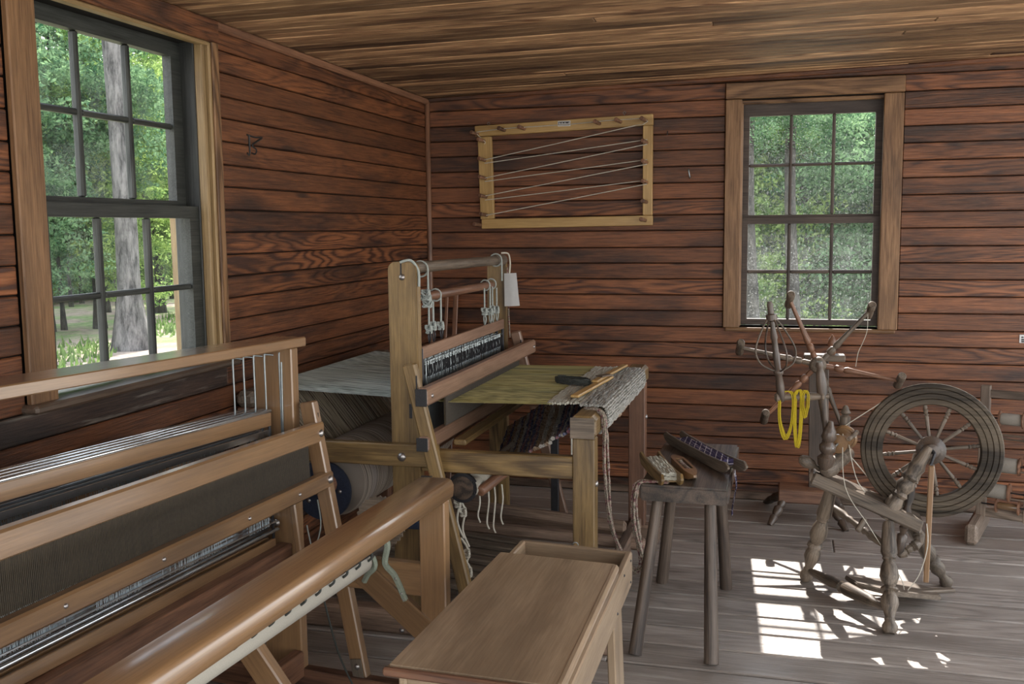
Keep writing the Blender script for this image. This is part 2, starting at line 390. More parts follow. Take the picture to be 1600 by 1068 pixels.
# left wall: window opening y -3.27..-2.38, z 1.06..2.24
def wallboards(parent, zs, spans, thick, mw, mat='wall'):
    """boards in local frame: x along wall, y=0 the face, z up; spans(z)->[(x0,x1)]"""
    for a, b in zip(zs, zs[1:]):
        zc = (a+b)/2
        for (x0, x1) in spans(zc, a, b):
            if x1-x0 < .01: continue
            lo, hi = min(a, b), max(a, b)
            off = random.uniform(-.001, .0015)
            mm = 'wall_dirty' if (parent.name == 'wall_left' and .955 < zc < 1.04 and x1 < -2) else mat
            box('board', (x0+.001, -thick-off, lo+.0022), (x1-.001, .0, hi-.0022), mm, parent, .0035, 0, mw)
def slab(name, boxes, mat, kind='structure'):
    bm = bmesh.new()
    for lo, hi in boxes:
        lo, hi = Vector(lo), Vector(hi)
        bmesh.ops.create_cube(bm, size=1, matrix=Matrix.Translation((lo+hi)/2) @ Matrix.Diagonal((*(hi-lo), 1)))
    o = link(name, tomesh(bm), mat); tag(o, kind=kind); return o
WY0, WY1, WZ0, WZ1 = -3.27, -2.385, 1.06, 2.245
wl = slab('wall_left', [((-.14, YF, -.1), (-.018, WY0, 2.5)), ((-.14, WY1, -.1), (-.018, .14, 2.5)), ((-.14, WY0, -.1), (-.018, WY1, WZ0)), ((-.14, WY0, WZ1), (-.018, WY1, 2.5))], 'gap')
zl = [2.33, 2.236, 2.155, 2.066, 1.983, 1.895, 1.806, 1.722, 1.633, 1.547, 1.46, 1.376, 1.291, 1.206, 1.118, 1.035, .95]
while zl[-1] > .03: zl.append(max(zl[-1]-.0865, 0.0))
# face towards +X: local x -> world y, local -y -> world +x
mwl = Matrix(((0, -1, 0, -.018), (1, 0, 0, 0), (0, 0, 1, 0), (0, 0, 0, 1)))
CL0, CL1 = -3.375, -2.305   # outer edges of the left casing
def spl(zc, a, b):
    if zc > 1.05 and zc < 2.335: return [(YF, CL0-.001), (CL1+.001, 0)]
    return [(YF, -2.31), (-2.309, 0)] if .955 < zc < 1.04 else [(YF, 0)]
wallboards(wl, zl, spl, .018, mwl)
# back wall: window opening x 1.83..2.60, z .985..2.24
BX0, BX1, BZ0, BZ1 = 1.835, 2.60, .985, 2.235
wb = slab('wall_back', [((-.14, .018, -.1), (BX0, .14, 2.6)), ((BX1, .018, -.1), (XR, .14, 2.6)), ((BX0, .018, -.1), (BX1, .14, BZ0)), ((BX0, .018, BZ1), (BX1, .14, 2.6))], 'gap')
zb = [2.42, 2.335, 2.246, 2.155, 2.067, 1.978, 1.887, 1.796, 1.706, 1.617, 1.53, 1.435, 1.345, 1.255, 1.164, 1.074, .983, .893, .804]
while zb[-1] > .03: zb.append(max(zb[-1]-.09, 0.0))
mwb = Matrix.Translation((0, .018, 0))
def spb(zc, a, b):
    if .984 < zc < 2.33: return [(0, 1.757), (2.682, XR)]
    return [(0, XR)]
wallboards(wb, zb, spb, .018, mwb)
# ceiling: boards not quite parallel to the wall, rising to the right
cl = slab('ceiling', [((-.14, YF, 2.56), (XR, .14, 2.66))], 'gap')
ca = math.radians(3.2); pitch = .083
nx = Vector((math.cos(ca), math.sin(ca), .0225)).normalized()
k = 0; y = .5
while y > YF-.3:
    p0 = Vector((-.02, y-.05, 0)); p1 = Vector((XR, y-.05+XR*math.tan(ca), 0))
    # stop at the back wall
    if p1.y > .02:
        t = (.02-p0.y)/(p1.y-p0.y)
        if t <= .02: y -= pitch; continue
        p1 = p0+(p1-p0)*t
    for q in (p0, p1): q.z = ceil_z(q.x, q.y)+.009+random.uniform(-.001, .001)
    if k % 3 == 0 and (p1-p0).length > 3:
        t = random.uniform(.2, .8); mid = p0+(p1-p0)*t
        bar('board', p0, mid-nx*.001, pitch-.005, .018, 'ceil', cl, bev=.004); bar('board', mid+nx*.001, p1, pitch-.005, .018, 'ceil', cl, bev=.004)
    else: bar('board', p0, p1, pitch-.005, .018, 'ceil', cl, bev=.004)
    y -= pitch; k += 1
# dark backing just above the boards, following the slope
bm = bmesh.new()
vs = [bm.verts.new((x, yy, ceil_z(x, yy)+zz)) for zz in (.02, .05) for x, yy in ((-.13, YF), (XR, YF), (XR, .13), (-.13, .13))]
for f in ((0, 1, 2, 3), (7, 6, 5, 4), (0, 4, 5, 1), (1, 5, 6, 2), (2, 6, 7, 3), (3, 7, 4, 0)): bm.faces.new([vs[i] for i in f])
tag(link('ceiling_deck', tomesh(bm), 'gap', cl), None)
# trims
t = bar('trim_1', (.012, YF, ceil_z(0, YF)-.02), (.012, -.005, ceil_z(0, 0)-.02), .024, .034, 'red', bev=.008); tag(t, kind='structure')
t = rod('trim_2', (.012, -.012, 0), (.012, -.012, ceil_z(0, 0)-.02), .016, 'red'); tag(t, kind='structure')
t = bar('trim_3', (.02, -.008, ceil_z(0, 0)-.012), (XR, -.008, ceil_z(XR, 0)-.012), .016, .026, 'wall', bev=.005); tag(t, kind='structure')
t = box('baseboard_back', (0.02, -.022, 0), (XR, 0, .045), 'rail', None, .006); tag(t, kind='structure')

# ------------------------------------------------------------------ WINDOWS
def window(name, mw, u0, u1, z0, zmid, z1, sashmat, glassmat, dep_up, dep_lo, cols, rows_up, rows_lo, casings, stops, sill):
    """local frame: x along the wall, -y into the room, +y outwards"""
    root = empty(name, mw.translation); tag(root, kind='structure'); WM[root.name] = Matrix.Translation(mw.translation)
    for i, (lo, hi, mt, bv) in enumerate(casings): box('casing', lo, hi, mt, root, bv, None, mw)
    for lo, hi, mt in stops: box('stop', lo, hi, mt, root, .004, None, mw)
    for lo, hi, mt in sill: box('sill', lo, hi, mt, root, .008, None, mw)
    for dep, rows in ((dep_up, rows_up), (dep_lo, rows_lo)):
        top, bot = rows[0][0], rows[-1][1]
        ztop = z1-.003 if dep == dep_up else zmid+.012
        zbot = zmid-.022 if dep == dep_up else z0+.004
        bm = bmesh.new()
        def cube(x0, x1, a, b, y0=-.018, y1=.018):
            bmesh.ops.create_cube(bm, size=1, matrix=Matrix.Translation(((x0+x1)/2, dep+(y0+y1)/2, (a+b)/2)) @ Matrix.Diagonal((x1-x0, y1-y0, b-a, 1)))
        cube(u0, cols[0][0], zbot, ztop); cube(cols[-1][1], u1, zbot, ztop)
        cube(cols[0][0], cols[-1][1], top, ztop); cube(cols[0][0], cols[-1][1], zbot, bot)
        sash = link('sash', tomesh(bm), sashmat, root, mw)
        for (a0, a1), (b0, b1) in zip(cols, cols[1:]):
            box('muntin', (a1, dep-.013, bot), (b0, dep+.013, top), sashmat, sash, .005, 2, mw)
        for (t0, b0), (t1, b1) in zip(rows, rows[1:]):
            for c0, c1 in cols: box('muntin', (c0, dep-.013, t1), (c1, dep+.013, b0), sashmat, sash, .005, 0, mw)
        for (tt, bb) in rows:
            for (c0, c1) in cols:
                box('pane', (c0-.003, dep-.0015, bb-.003), (c1+.003, dep+.0015, tt+.003), ('dustier' if glassmat == 'dusty' and dep == dep_lo else glassmat), sash, .0002, 0, mw)
    return root
# left window (wall x=0): local x = world y, local +y = world -x
mL = Matrix(((0, -1, 0, 0), (1, 0, 0, 0), (0, 0, 1, 0), (0, 0, 0, 1)))
window('window_1', mL, WY0, WY1, 1.075, 1.632, WZ1, 'sash', 'glass', .105, .055,
       [(-3.195, -2.965), (-2.943, -2.705), (-2.683, -2.455)], [(2.19, 1.945), (1.925, 1.665)], [(1.60, 1.358), (1.338, 1.115)],
       [((CL0, -.022, 1.035), (WY0+.005, .0, 2.345), 'casing', .004), ((WY1+.035, -.022, 1.035), (CL1, 0, 2.26), 'casing', .004),
        ((WY0+.006, -.026, 2.25), (CL1, 0, 2.335), 'wall', .004)],
       [((WY1+.018, -.016, 1.06), (WY1+.034, .03, 2.25), 'stop'), ((WY1-.01, -.004, 1.06), (WY1+.012, .03, 2.25), 'stop'),
        ((WY0, 0.0, 1.06), (WY0+.02, .03, 2.25), 'casing'), ((WY0, -.016, 2.235), (WY1+.03, .02, 2.25), 'stop'),
        ((WY0, .03, 1.06), (WY0+.012, .14, 2.25), 'sash'), ((WY1-.012, .03, 1.06), (WY1, .14, 2.25), 'sash')],
       [((CL0-.02, -.055, 1.035), (CL1+.02, .14, 1.062), 'darkwood')])
mB = Matrix()
window('window_2', mB, BX0, BX1, .995, 1.583, BZ1-.002, 'sash2', 'dusty', .095, .055,
       [(1.885, 2.10), (2.118, 2.325), (2.343, 2.548)], [(2.155, 1.893), (1.876, 1.61)], [(1.56, 1.305), (1.285, 1.03)],
       [((1.758, -.024, .983), (BX0+.012, 0, 2.24), 'casing', .004), ((BX1-.02, -.024, .983), (2.68, 0, 2.24), 'casing', .004),
        ((1.758, -.03, 2.242), (2.682, 0, 2.328), 'casing', .004)],
       [((BX0, 0, .99), (BX0+.018, .035, 2.235), 'casing'), ((BX1-.018, 0, .99), (BX1, .035, 2.235), 'casing'), ((BX0, 0, 2.215), (BX1, .035, 2.235), 'casing')],
       [((1.77, -.034, .965), (2.67, .14, .985), 'casing')])

# ------------------------------------------------------------------ OUTDOORS
gd = box('ground', (-60, -14, -.7), (40, 60, -.5), 'ground', None, .01, 0); tag(gd, kind='structure')
gy = slab('ground', [((XR+.3, -30, -.62), (22, 9, -.47)), ((-6, -30, -.62), (XR+.3, -7.5, -.47))], 'bounce_yard')  # added slabs out of view, bouncing sun onto the ceiling from front and right
def leafcloud(n, rx, ry, rz, size, clusters, seed, hollow=.5):
    g = np.random.default_rng(seed)
    cc = g.normal(size=(clusters, 3)); cc /= np.linalg.norm(cc, axis=1)[:, None]
    cc *= (g.uniform(hollow, 1, (clusters, 1)))*np.array([rx, ry, rz])
    cr = g.uniform(.12, .3, clusters)*min(rx, rz)
    idx = g.integers(0, clusters, n); p = g.normal(size=(n, 3)); p /= np.linalg.norm(p, axis=1)[:, None]
    p = cc[idx]+p*(cr[idx]*g.uniform(.3, 1, n)**.5)[:, None]*np.array([1.2, 1.2, .7])
    a = g.normal(size=(n, 3)); a /= np.linalg.norm(a, axis=1)[:, None]
    b = np.cross(a, g.normal(size=(n, 3))); b /= np.linalg.norm(b, axis=1)[:, None]
    s = (size*g.uniform(.6, 1.3, n))[:, None]
    V = np.stack([p-a*s, p+b*s*.45, p+a*s, p-b*s*.45], 1).reshape(-1, 3)
    me = bpy.data.meshes.new('m'); me.vertices.add(len(V)); me.vertices.foreach_set('co', V.ravel())
    me.loops.add(len(V)); me.loops.foreach_set('vertex_index', np.arange(len(V), dtype=np.int32))
    me.polygons.add(n); me.polygons.foreach_set('loop_start', np.arange(0, 4*n, 4, dtype=np.int32)); me.update(); return me
FO = {}
for i in range(3):
    FO['A', i] = leafcloud(11000, 2.1, 2.1, 2.8, .062, 60, 20+i, .3); FO['A', i].materials.append(MT['leafA'])
    FO['B', i] = leafcloud(11000, 2.3, 2.3, 2.5, .062, 56, 40+i, .3); FO['B', i].materials.append(MT['leafB'])
def trunkmesh(h, r0, flare, seed):
    rr = random.Random(seed); bm = bmesh.new(); rings = []; seg = 14
    for i in range(15):
        t = i/14; z = t*h; ra = r0*(1-.45*t)+flare*math.exp(-z/.22); bx = .06*math.sin(t*5+seed)*h/8
        rings.append([bm.verts.new((bx+ra*math.cos(a)*(1+.06*math.sin(3*a+seed)+rr.uniform(-.03, .03)), ra*math.sin(a)*(1+rr.uniform(-.04, .04)), z)) for a in [2*math.pi*k/seg for k in range(seg)]])
    for a, b in zip(rings, rings[1:]):
        for k in range(seg): bm.faces.new((a[k], a[(k+1) % seg], b[(k+1) % seg], b[k]))
    bm.faces.new(rings[-1])
    return tomesh(bm, 80)
TR = {'big': trunkmesh(14, .20, .16, 1), 'mid': trunkmesh(9, .10, .06, 2), 'thin': trunkmesh(7, .045, .03, 3), 'low': trunkmesh(2.5, .05, .03, 4)}
for k_, m_ in TR.items(): m_.materials.append(MT['bark' if k_ == 'big' else 'bark2'])
def tree(x, y, tr, fol, label, group=None, crowns=((0, 0, 5, 1),)):
    root = empty('tree', (x, y, -.5)); tag(root, label, 'tree', group)
    # grain runs up the trunk because the mesh's x axis is turned up in the bark's own frame
    link('trunk', TR[tr], None, root, Matrix.Translation((x, y, -.5)))
    for (dx, dy, dz, s) in crowns:
        o = link('foliage', FO[fol, random.randrange(3)], None, root, Matrix.Translation((x+dx, y+dy, -.5+dz)) @ Matrix.Rotation(random.uniform(0, 6.28), 4, 'Z') @ Matrix.Diagonal((s, s, s, 1)))
        o['kind'] = 'stuff'
    return root
tree(-9.12, 9.35, 'big', 'A', 'big grey pine trunk flaring at its base, seen through the left window', crowns=((1, 1, 13.5, 1.0),))
def viewpt(dist_x, u):   # a point beyond the left window, u across it
    yy = -3.24+.8*u; t = (dist_x+2.1)/2.1
    return -dist_x, -5.73+t*(yy+5.73)
gl_ = 'woodland trees beyond the left window'
for i in range(24):
    dx = [12.8, 14.5, 17, 20, 23][i % 5]+random.uniform(-1, 1); u = (i*.381+.05) % 1.25-.12
    x, y = viewpt(dx, u)
    if abs(x+9.12) < 1.2 and abs(y-9.35) < 1.5: continue
    kd = 'thin' if i % 3 else 'mid'; s = random.uniform(.65, 1.0)
    fol = 'A' if i % 2 else 'B'
    cr = ((random.uniform(-1, 1), random.uniform(-1, 1), random.uniform(4.2, 6.0), s), (random.uniform(-1, 1), random.uniform(-1, 1), random.uniform(1.6, 3.6), s*.7)) if dx > 10 else ((0, .4, 4.8, .8),)
    tree(x, y, kd, fol, 'slim leafy tree in the woods seen through the left window', gl_, cr)
for i in range(16):
    x, y = viewpt(19+3*(i % 3), (i*.09) % 1.3-.1)
    tree(x, y, 'low', 'B' if i % 2 else 'A', 'low bushy sapling closing off the woods beyond the left window', 'saplings at the back of the woods', ((0, 0, 1.3, .8), (.5, .5, 3.6, .9)))
for i in range(16):
    x, y = -11.5-2.1*(i % 5)-random.uniform(0, 1), 3.2+.62*i+random.uniform(-.4, .4)
    s = random.uniform(.75, 1.0)
    tree(x, y, 'thin' if i % 3 else 'mid', 'A' if i % 2 else 'B', 'leafy tree at the near edge of the woods, mostly hidden by the left window frame', 'trees at the near edge of the woods', ((0, 0, 5.0, s), (.6, .4, 2.2, s*.75)))
# woods behind the right window, low enough for the sun to pass over
gr_ = 'leafy trees beyond the right window'
for i, (x, y) in enumerate([(1.25, 11.5), (2.4, 12.5), (3.6, 11.8), (.4, 13.5), (4.8, 13), (1.9, 15.5), (3.1, 16), (4.4, 16.5), (.8, 17), (5.5, 18), (2.6, 19), (1.2, 20.5), (4, 20.5), (-.6, 12.5), (-1.8, 14.5), (-.4, 16.5), (-2.8, 17)]):
    sc_ = .62+.16*(i > 4)
    tree(x, y, 'thin' if i != 1 else 'mid', 'B' if i % 3 else 'A', 'short leafy tree standing beyond the right window', gr_, ((0, 0, 3.6, sc_+.2), (.3, -.2, 1.6, sc_+.12)))
for n_, x, y, lb in (('mid', 1.62, 8.6, 'dark slender trunk seen in the left panes of the right window'), ('mid', 2.18, 9.6, 'dark trunk seen in the middle panes of the right window')):
    root = empty('tree', (x, y, -.5)); tag(root, lb, 'tree')
    o = link('trunk', TR[n_], None, root, Matrix.Translation((x, y, -.5)) @ Matrix.Diagonal((1, 1, .62, 1)))
    o = link('foliage', FO['B', 1], None, root, Matrix.Translation((x, y, 3.6)) @ Matrix.Diagonal((.45, .45, .45, 1))); o['kind'] = 'stuff'
# grass patches
n = 9000; g = np.random.default_rng(5)
P = np.stack([g.uniform(-13, -3, n), g.uniform(1, 16, n), np.full(n, -.5)], 1)
msk = (np.sin(P[:, 0]*1.1)+np.sin(P[:, 1]*.9+P[:, 0]*.5)) > .1; P = P[msk]; n = len(P)
a = g.uniform(0, 6.28, n); dxy = np.stack([np.cos(a), np.sin(a), np.zeros(n)], 1)*.03
tip = P+np.stack([g.normal(0, .04, n), g.normal(0, .04, n), g.uniform(.08, .2, n)], 1)
V = np.stack([P-dxy, P+dxy, tip], 1).reshape(-1, 3)
me = bpy.data.meshes.new('m'); me.from_pydata(V.tolist(), [], [(3*i, 3*i+1, 3*i+2) for i in range(n)])
tag(link('grass', me, 'grass'), 'patchy green grass on the ground outside the left window', 'grass', kind='stuff')
t = bar('porch_post', (-1.5, -.30, -.5), (-1.5, -.33, 1.68), .075, .09, 'stop'); tag(t, 'pale wooden post outside the left window, right of the big trunk', 'post')
# ------------------------------------------------------------------ FAR LOOM (aligned with the room)
NY, FY = -2.25, -.93      # centre planes of its two side frames
L2 = empty('floor_loom', (.7, -1.6, 0)); tag(L2, 'old floor loom with a tall castle and a half woven rag rug, beside the stool', 'loom')
def roundtop(name, x0, x1, z0, z1, yc, th, mat, par, rad=.03):
    pts = [(x0, z0), (x1, z0)]
    for a in range(0, 91, 18): pts.append((x1-rad+rad*math.cos(math.radians(a)), z1-rad+rad*math.sin(math.radians(a))))
    for a in range(90, 181, 18): pts.append((x0+rad+rad*math.cos(math.radians(a)), z1-rad+rad*math.sin(math.radians(a))))
    # outline local x -> world z so the grain runs up the post
    cx, cz = (x0+x1)/2, (z0+z1)/2
    mw = Matrix(((0, 1, 0, cx), (0, 0, 1, yc), (1, 0, 0, cz), (0, 0, 0, 1)))
    return outline(name, [(z-cz, x-cx) for x, z in pts], th, mw, mat, par, .003)
cpn = roundtop('castle_post', .668, .782, .02, 1.432, NY, .042, 'oldtan', L2)
cpf = roundtop('castle_post', .655, .75, .02, 1.42, FY, .042, 'oldtan', L2)
bolt((.725, NY-.023, 1.375), (0, -1, 0), .012, L2, 'screw')
box('slot', (.718, NY-.0225, 1.385), (.724, NY-.018, 1.43), 'blackend', L2, .0005)
box('slot', (.742, NY-.0225, .845), (.754, NY-.018, .90), 'blackend', L2, .0005)
for yy, xe in ((NY, 0), (FY, .015)):
    fp = box('front_post', (1.37, yy-.035, .04), (1.45, yy+.035, .80), 'oldtan' if yy == NY else 'red', L2, .004, 2)
    bolt((1.452, yy, .63), (1, 0, 0), .012, fp)
    box('back_post', (.02, yy-.03, .0), (.10, yy+.03, .86), 'red', L2, .004, 2)
    box('sledge_foot', (.0, yy-.045, 0), ((.80 if yy == NY else 1.52), yy+.035, .095), 'rail', L2, .012)
box('post_foot', (1.30, NY-.045, 0), (1.52, NY+.04, .06), 'rail', L2, .01)
box('end_plate', (.800, NY-.03, .01), (.806, NY+.02, .085), 'rail', L2, .002)
bolt((.74, NY-.046, .055), (0, -1, 0), .014, L2); bolt((.70, NY-.046, .02), (0, -1, 0), .010, L2)
rr_ = box('side_rail', (.04, NY-.062, .668), (.862, NY-.022, .752), 'oldtan', L2, .004)
bolt((.724, NY-.063, .705), (0, -1, 0), .017, rr_)
box('side_rail', (.785, NY-.022, .645), (1.37, NY+.018, .728), 'oldtan', L2, .004)
box('side_rail', (.04, FY-.02, .665), (1.37, FY+.02, .745), 'red', L2, .004)
box('back_beam', (.015, NY-.04, .862), (.105, FY+.06, .925), 'grey', L2, .02)
bb = box('breast_beam', (1.362, NY-.055, .80), (1.458, FY+.045, .884), 'oldtan', L2, .016)
box('worn_end', (1.366, NY-.0575, .804), (1.454, NY-.0545, .88), 'grey', bb, .002)
# castle top bar, roller, cords
tb = lathe('castle_bar', (.745, NY+.02, 1.408), (.735, FY-.02, 1.395), [(0, .026), (.02, .026), (.022, .022), (.9, .022), (.902, .028), (1, .028)], 'grey', L2)
lathe('heddle_roller', (.755, -2.07, 1.292), (.745, -1.17, 1.285), [(0, .012), (.015, .018), (.98, .018), (1, .012)], 'red', L2)
def ring_around(c, rr, th, mat, par, tilt=0):
    pts = [(c[0]+rr*math.cos(a), c[1]+th*1.1*math.sin(a*.5+tilt), c[2]+rr*math.sin(a)) for a in [2*math.pi*i/16 for i in range(16)]]
    return tube('cord_loop', pts, th, mat, par, 6, True)
def knot(c, rr, mat, par, seed):
    q = random.Random(seed); pts = []
    for i in range(26):
        a = i*1.9; pts.append((c[0]+rr*math.sin(a)*.8, c[1]+rr*math.cos(a*1.3), c[2]+rr*1.1*math.sin(a*.7+1)))
    return tube('cord_knot', pts, .0036, mat, par, 6)
for yy, r_, xo in ((-2.13, .03, .0), (-1.10, .03, 0)):
    ring_around((.745, yy, 1.40), r_, .0038, 'cordgrey', L2)
    tube('cord', [(.775, yy, 1.40), (.775, yy, 1.34), (.772, yy+.01, 1.30)], .004, 'cordgrey', L2)
for yy in (-1.98, -1.30, -1.20):
    ring_around((.75, yy, 1.29), .024, .0036, 'cordgrey', L2)
knot((.76, -2.10, 1.275), .022, 'cordgrey', L2, 1); knot((.765, -2.12, 1.30), .018, 'cordgrey', L2, 2)
for i, (yy, zt) in enumerate(((-2.10, 1.27), (-2.05, 1.27), (-1.96, 1.28), (-1.36, 1.28), (-1.27, 1.28), (-1.23, 1.28), (-1.16, 1.27))):
    tube('cord', [(.765, yy, zt), (.765, yy, 1.20), (.762, yy+.004, 1.175)], .0038, 'cordgrey', L2)
    knot((.765, yy, 1.165+.008*(i % 2)), .014, 'cordgrey', L2, i+5)
    tube('cord', [(.765, yy, 1.165), (.775, yy-.012, 1.14), (.765, yy, 1.112), (.757, yy+.012, 1.14), (.765, yy, 1.165)], .003, 'iron' if i < 3 else 'cordgrey', L2)
tube('cord', [(.72, NY-.023, 1.43), (.76, NY-.02, 1.437), (.785, NY-.01, 1.40), (.788, NY-.012, 1.34)], .005, 'cordgrey', L2)
tube('cord', [(.73, FY-.02, 1.43), (.76, FY+.0, 1.425), (.772, FY-.01, 1.38), (.77, FY-.015, 1.33)], .0045, 'cord', L2)
tube('cord', [(.76, FY-.02, 1.36), (.765, FY-.02, 1.15), (.77, FY-.02, 1.01)], .0035, 'ragpink', L2)
# shafts: frames with heddles
for i, xx in enumerate((.765, .735, .705, .675)):
    sh = bar('shaft', (xx, -2.19, 1.082-.01*i), (xx, -1.06, 1.088-.01*i), .014, .048, 'pink' if i == 0 else 'red', L2, bev=.003)
    bar('shaft', (xx, -2.19, .70), (xx, -1.06, .70), .014, .04, 'red', L2, bev=.003)
    rod('shaft_rod', (xx, -2.18, 1.035), (xx, -1.07, 1.04), .003, 'steel', L2, 6)
    for yy in (-2.185, -1.065): box('shaft_end', (xx-.006, yy-.008, .70), (xx+.006, yy+.008, 1.10), 'iron', L2, .002)
segs = []
for i, xx in enumerate((.765, .735, .705)):
    for j in range(88):
        yy = -2.15+1.06*j/88+random.uniform(-.003, .003); segs.append(((xx+random.uniform(-.004, .004), yy, 1.045), (xx, yy+random.uniform(-.004, .004), .72)))
strips('heddles', segs, 'steel', L2, .0045, .002, up=(1, 0, 0))
multi('heddle_eyes', [([(xx+.002, yy, 1.03), (xx+.004, yy+.004, 1.0), (xx, yy+.002, .985)], .0028) for xx in (.770, .74) for yy in [-2.15+1.06*j/60+random.uniform(-.004, .004) for j in range(60)]], 'iron', L2, 4, 'stuff', False)
# beater hung from arms outside the frame
for yy, tp, bt in ((-2.345, (.775, 1.062), (1.02, .05)), (-.862, (.775, 1.03), (1.03, .05))):
    dv = Vector((bt[0]-tp[0], 0, bt[1]-tp[1])).normalized()
    a_ = bar('beater_arm', (tp[0], yy, tp[1]), (bt[0], yy, bt[1]), .034, .052, 'oldtan' if yy < -2 else 'pink', L2, (1, 0, .2), .006)
    box('arm_slot', (tp[0]+.030, yy-.018, tp[1]-.10), (tp[0]+.036, yy-.0168, tp[1]-.04), 'blackend', L2, .0004)
    bar('foot_pivot', (1.0, yy, .04), (1.05, yy, .04), .05, .07, 'rail', L2)
ub = bar('beater_top_rail', (.835, -2.385, .945), (.855, -.835, .955), .042, .068, 'pink', L2, bev=.009)
box('blackened_end', (.812, -2.389, .913), (.856, -2.384, .977), 'blackend', ub, .002); WM[ub.name]
bolt((.857, -2.33, .945), (1, 0, 0), .009, ub); bolt((.876, -.875, .955), (1, 0, 0), .009, ub)
lb = bar('beater_bottom_rail', (.835, -2.385, .772), (.855, -.835, .775), .042, .055, 'pink', L2, bev=.008)
box('blackened_end', (.812, -2.389, .747), (.856, -2.384, .797), 'blackend', lb, .002)
bolt((.857, -2.33, .772), (1, 0, 0), .009, lb)
bar('shuttle_race', (.905, -2.17, .738), (.905, -.98, .745), .05, .022, 'oldtan', L2, bev=.004)
rd = box('reed', (.840, -2.16, .80), (.846, -1.06, .915), 'reed', L2, .001, 1)
strips('reed_dents', [((.8475, -2.155+i*.0062, .80), (.8475, -2.155+i*.0062, .915)) for i in range(176)], 'dent', L2, .0026, .002, up=(1, 0, 0))
# warp in front of the reed, warp behind the shafts, hanging warp and wound roll
fell = 1.235
strips('warp_threads', [((.85, -2.13+i*.0052, .886), (fell+.02, -2.11+i*.0051, .8895)) for i in range(206)], 'warp', L2, .0048, .0018)
strips('warp_threads', [((.80, -2.13+i*.0052, .889), (.852, -2.13+i*.0052, .886)) for i in range(206)], 'warp', L2, .0036, .0018)
strips('back_warp', [((.67, -2.13+i*.0058, .895), (.055, -2.17+i*.0064, .9275)) for i in range(186)], 'backwarp', L2, .0052, .002)
RC = Vector((.36, 0, .555)); RR = .148
strips('hanging_warp', [((.018, -2.17+i*.0064, .90), (RC.x-.128, -2.12+i*.0059, RC.z+.075)) for i in range(186) if random.random() > .08], 'curtain', L2, .0048, .002, up=(1, 0, 0))
wr = lathe('warp_roll', (RC.x, -2.16, RC.z), (RC.x, -1.02, RC.z), [(0, .08), (.0, RR-.006), (.02, RR), (.5, RR+.003), (.98, RR), (1, RR-.01), (1, .08)], 'rollwarp', L2, 40)
rod('warp_beam', (RC.x, NY, RC.z), (RC.x, FY, RC.z), .045, 'red', L2)
rt = lathe('ratchet_wheel', (RC.x-.02, -2.205, RC.z-.03), (RC.x-.02, -2.19, RC.z-.03), [(0, .12), (1, .12)], 'blueiron', L2, 32)
for a in range(5):
    an = a*1.257; bolt((RC.x-.02+.075*math.cos(an), -2.206, RC.z-.03+.075*math.sin(an)), (0, -1, 0), .009, rt)
tube('loose_cord', [(.30, -2.27, .40), (.33, -2.28, .31), (.36, -2.27, .40), (.34, -2.25, .5)], .003, 'cordgrey', L2)
# woven rag cloth: over the breast beam and down to the cloth beam
def rags(name, path, y0, y1, rr, step, mat, par):
    pts = smoothpath(path, 8); acc = 0; tubes = []; last = pts[0]
    L = [0]
    for a, b in zip(pts, pts[1:]): L.append(L[-1]+(b-a).length)
    s = 0
    while s < L[-1]:
        i = max(j for j in range(len(L)) if L[j] <= s); i = min(i, len(pts)-2); t = (s-L[i])/(L[i+1]-L[i]+1e-9); p = pts[i].lerp(pts[i+1], t)
        q = []
        n = 26
        for k_ in range(n+1):
            yy = y0+(y1-y0)*k_/n
            q.append((p.x+random.uniform(-.0015, .0015), yy, p.z+random.uniform(-.0025, .0025)))
        tubes.append((q, [rr*random.uniform(.75, 1.2) for _ in q])); s += step
    return multi(name, tubes, mat, par, 5, 'stuff', False)
rags('woven_cloth', [(1.235, 0, .891), (1.32, 0, .893), (1.372, 0, .895)], -2.10, -1.10, .0055, .010, 'ragfade', L2)
rags('woven_cloth', [(1.372, 0, .895), (1.45, 0, .892), (1.468, 0, .87), (1.468, 0, .82), (1.44, 0, .79)], -2.13, -1.12, .0062, .0105, 'ragtop', L2)
for i_, m_ in enumerate(('ragD', 'ragA', 'ragB', 'ragC', 'ragB', 'ragD', 'ragC')):
    NP_ = [Vector(p) for p in ((1.44, -2.08, .79), (1.32, -2.08, .785), (1.155, -2.08, .691), (1.0, -2.08, .605))]
    FP_ = [Vector(p) for p in ((1.44, -1.10, .80), (1.18, -1.10, .785), (.955, -1.10, .69), (.80, -1.10, .58))]
    def at_(P, t):
        u = min(t*3, 2.9999); k_ = int(u); return P[k_].lerp(P[k_+1], u-k_)
    tubes = []
    for j in range(52):
        if (j*5+j//7) % 7 != i_: continue
        t = j/51; n_, f_ = at_(NP_, t), at_(FP_, t)
        n_ = n_+Vector((0, random.uniform(-.02, .01), 0)); f_ = f_+Vector((0, random.uniform(-.01, .02), 0))
        q = [n_.lerp(f_, k_/30)+Vector((random.uniform(-.003, .003), 0, random.uniform(-.004, .005)-.015*math.sin(math.pi*k_/30))) for k_ in range(31)]
        tubes.append((q, [.0085*random.uniform(.6, 1.15) for _ in q]))
    if tubes: multi('rag_weft', tubes, m_, L2, 5, 'stuff', False)
cb = lathe('cloth_beam', (.965, NY+.03, .575), (.965, FY-.03, .575), [(0, .03), (.06, .03), (.062, .045), (.94, .045), (.942, .03), (1, .03)], 'canvas', L2)
lathe('cloth_ratchet', (.93, NY+.03, .575), (.93, NY+.045, .575), [(0, .058), (1, .058)], 'iron', L2, 28)
lathe('cloth_ratchet', (.93, NY+.027, .575), (.93, NY+.032, .575), [(0, .045), (1, .045)], 'darkwood', L2, 28)
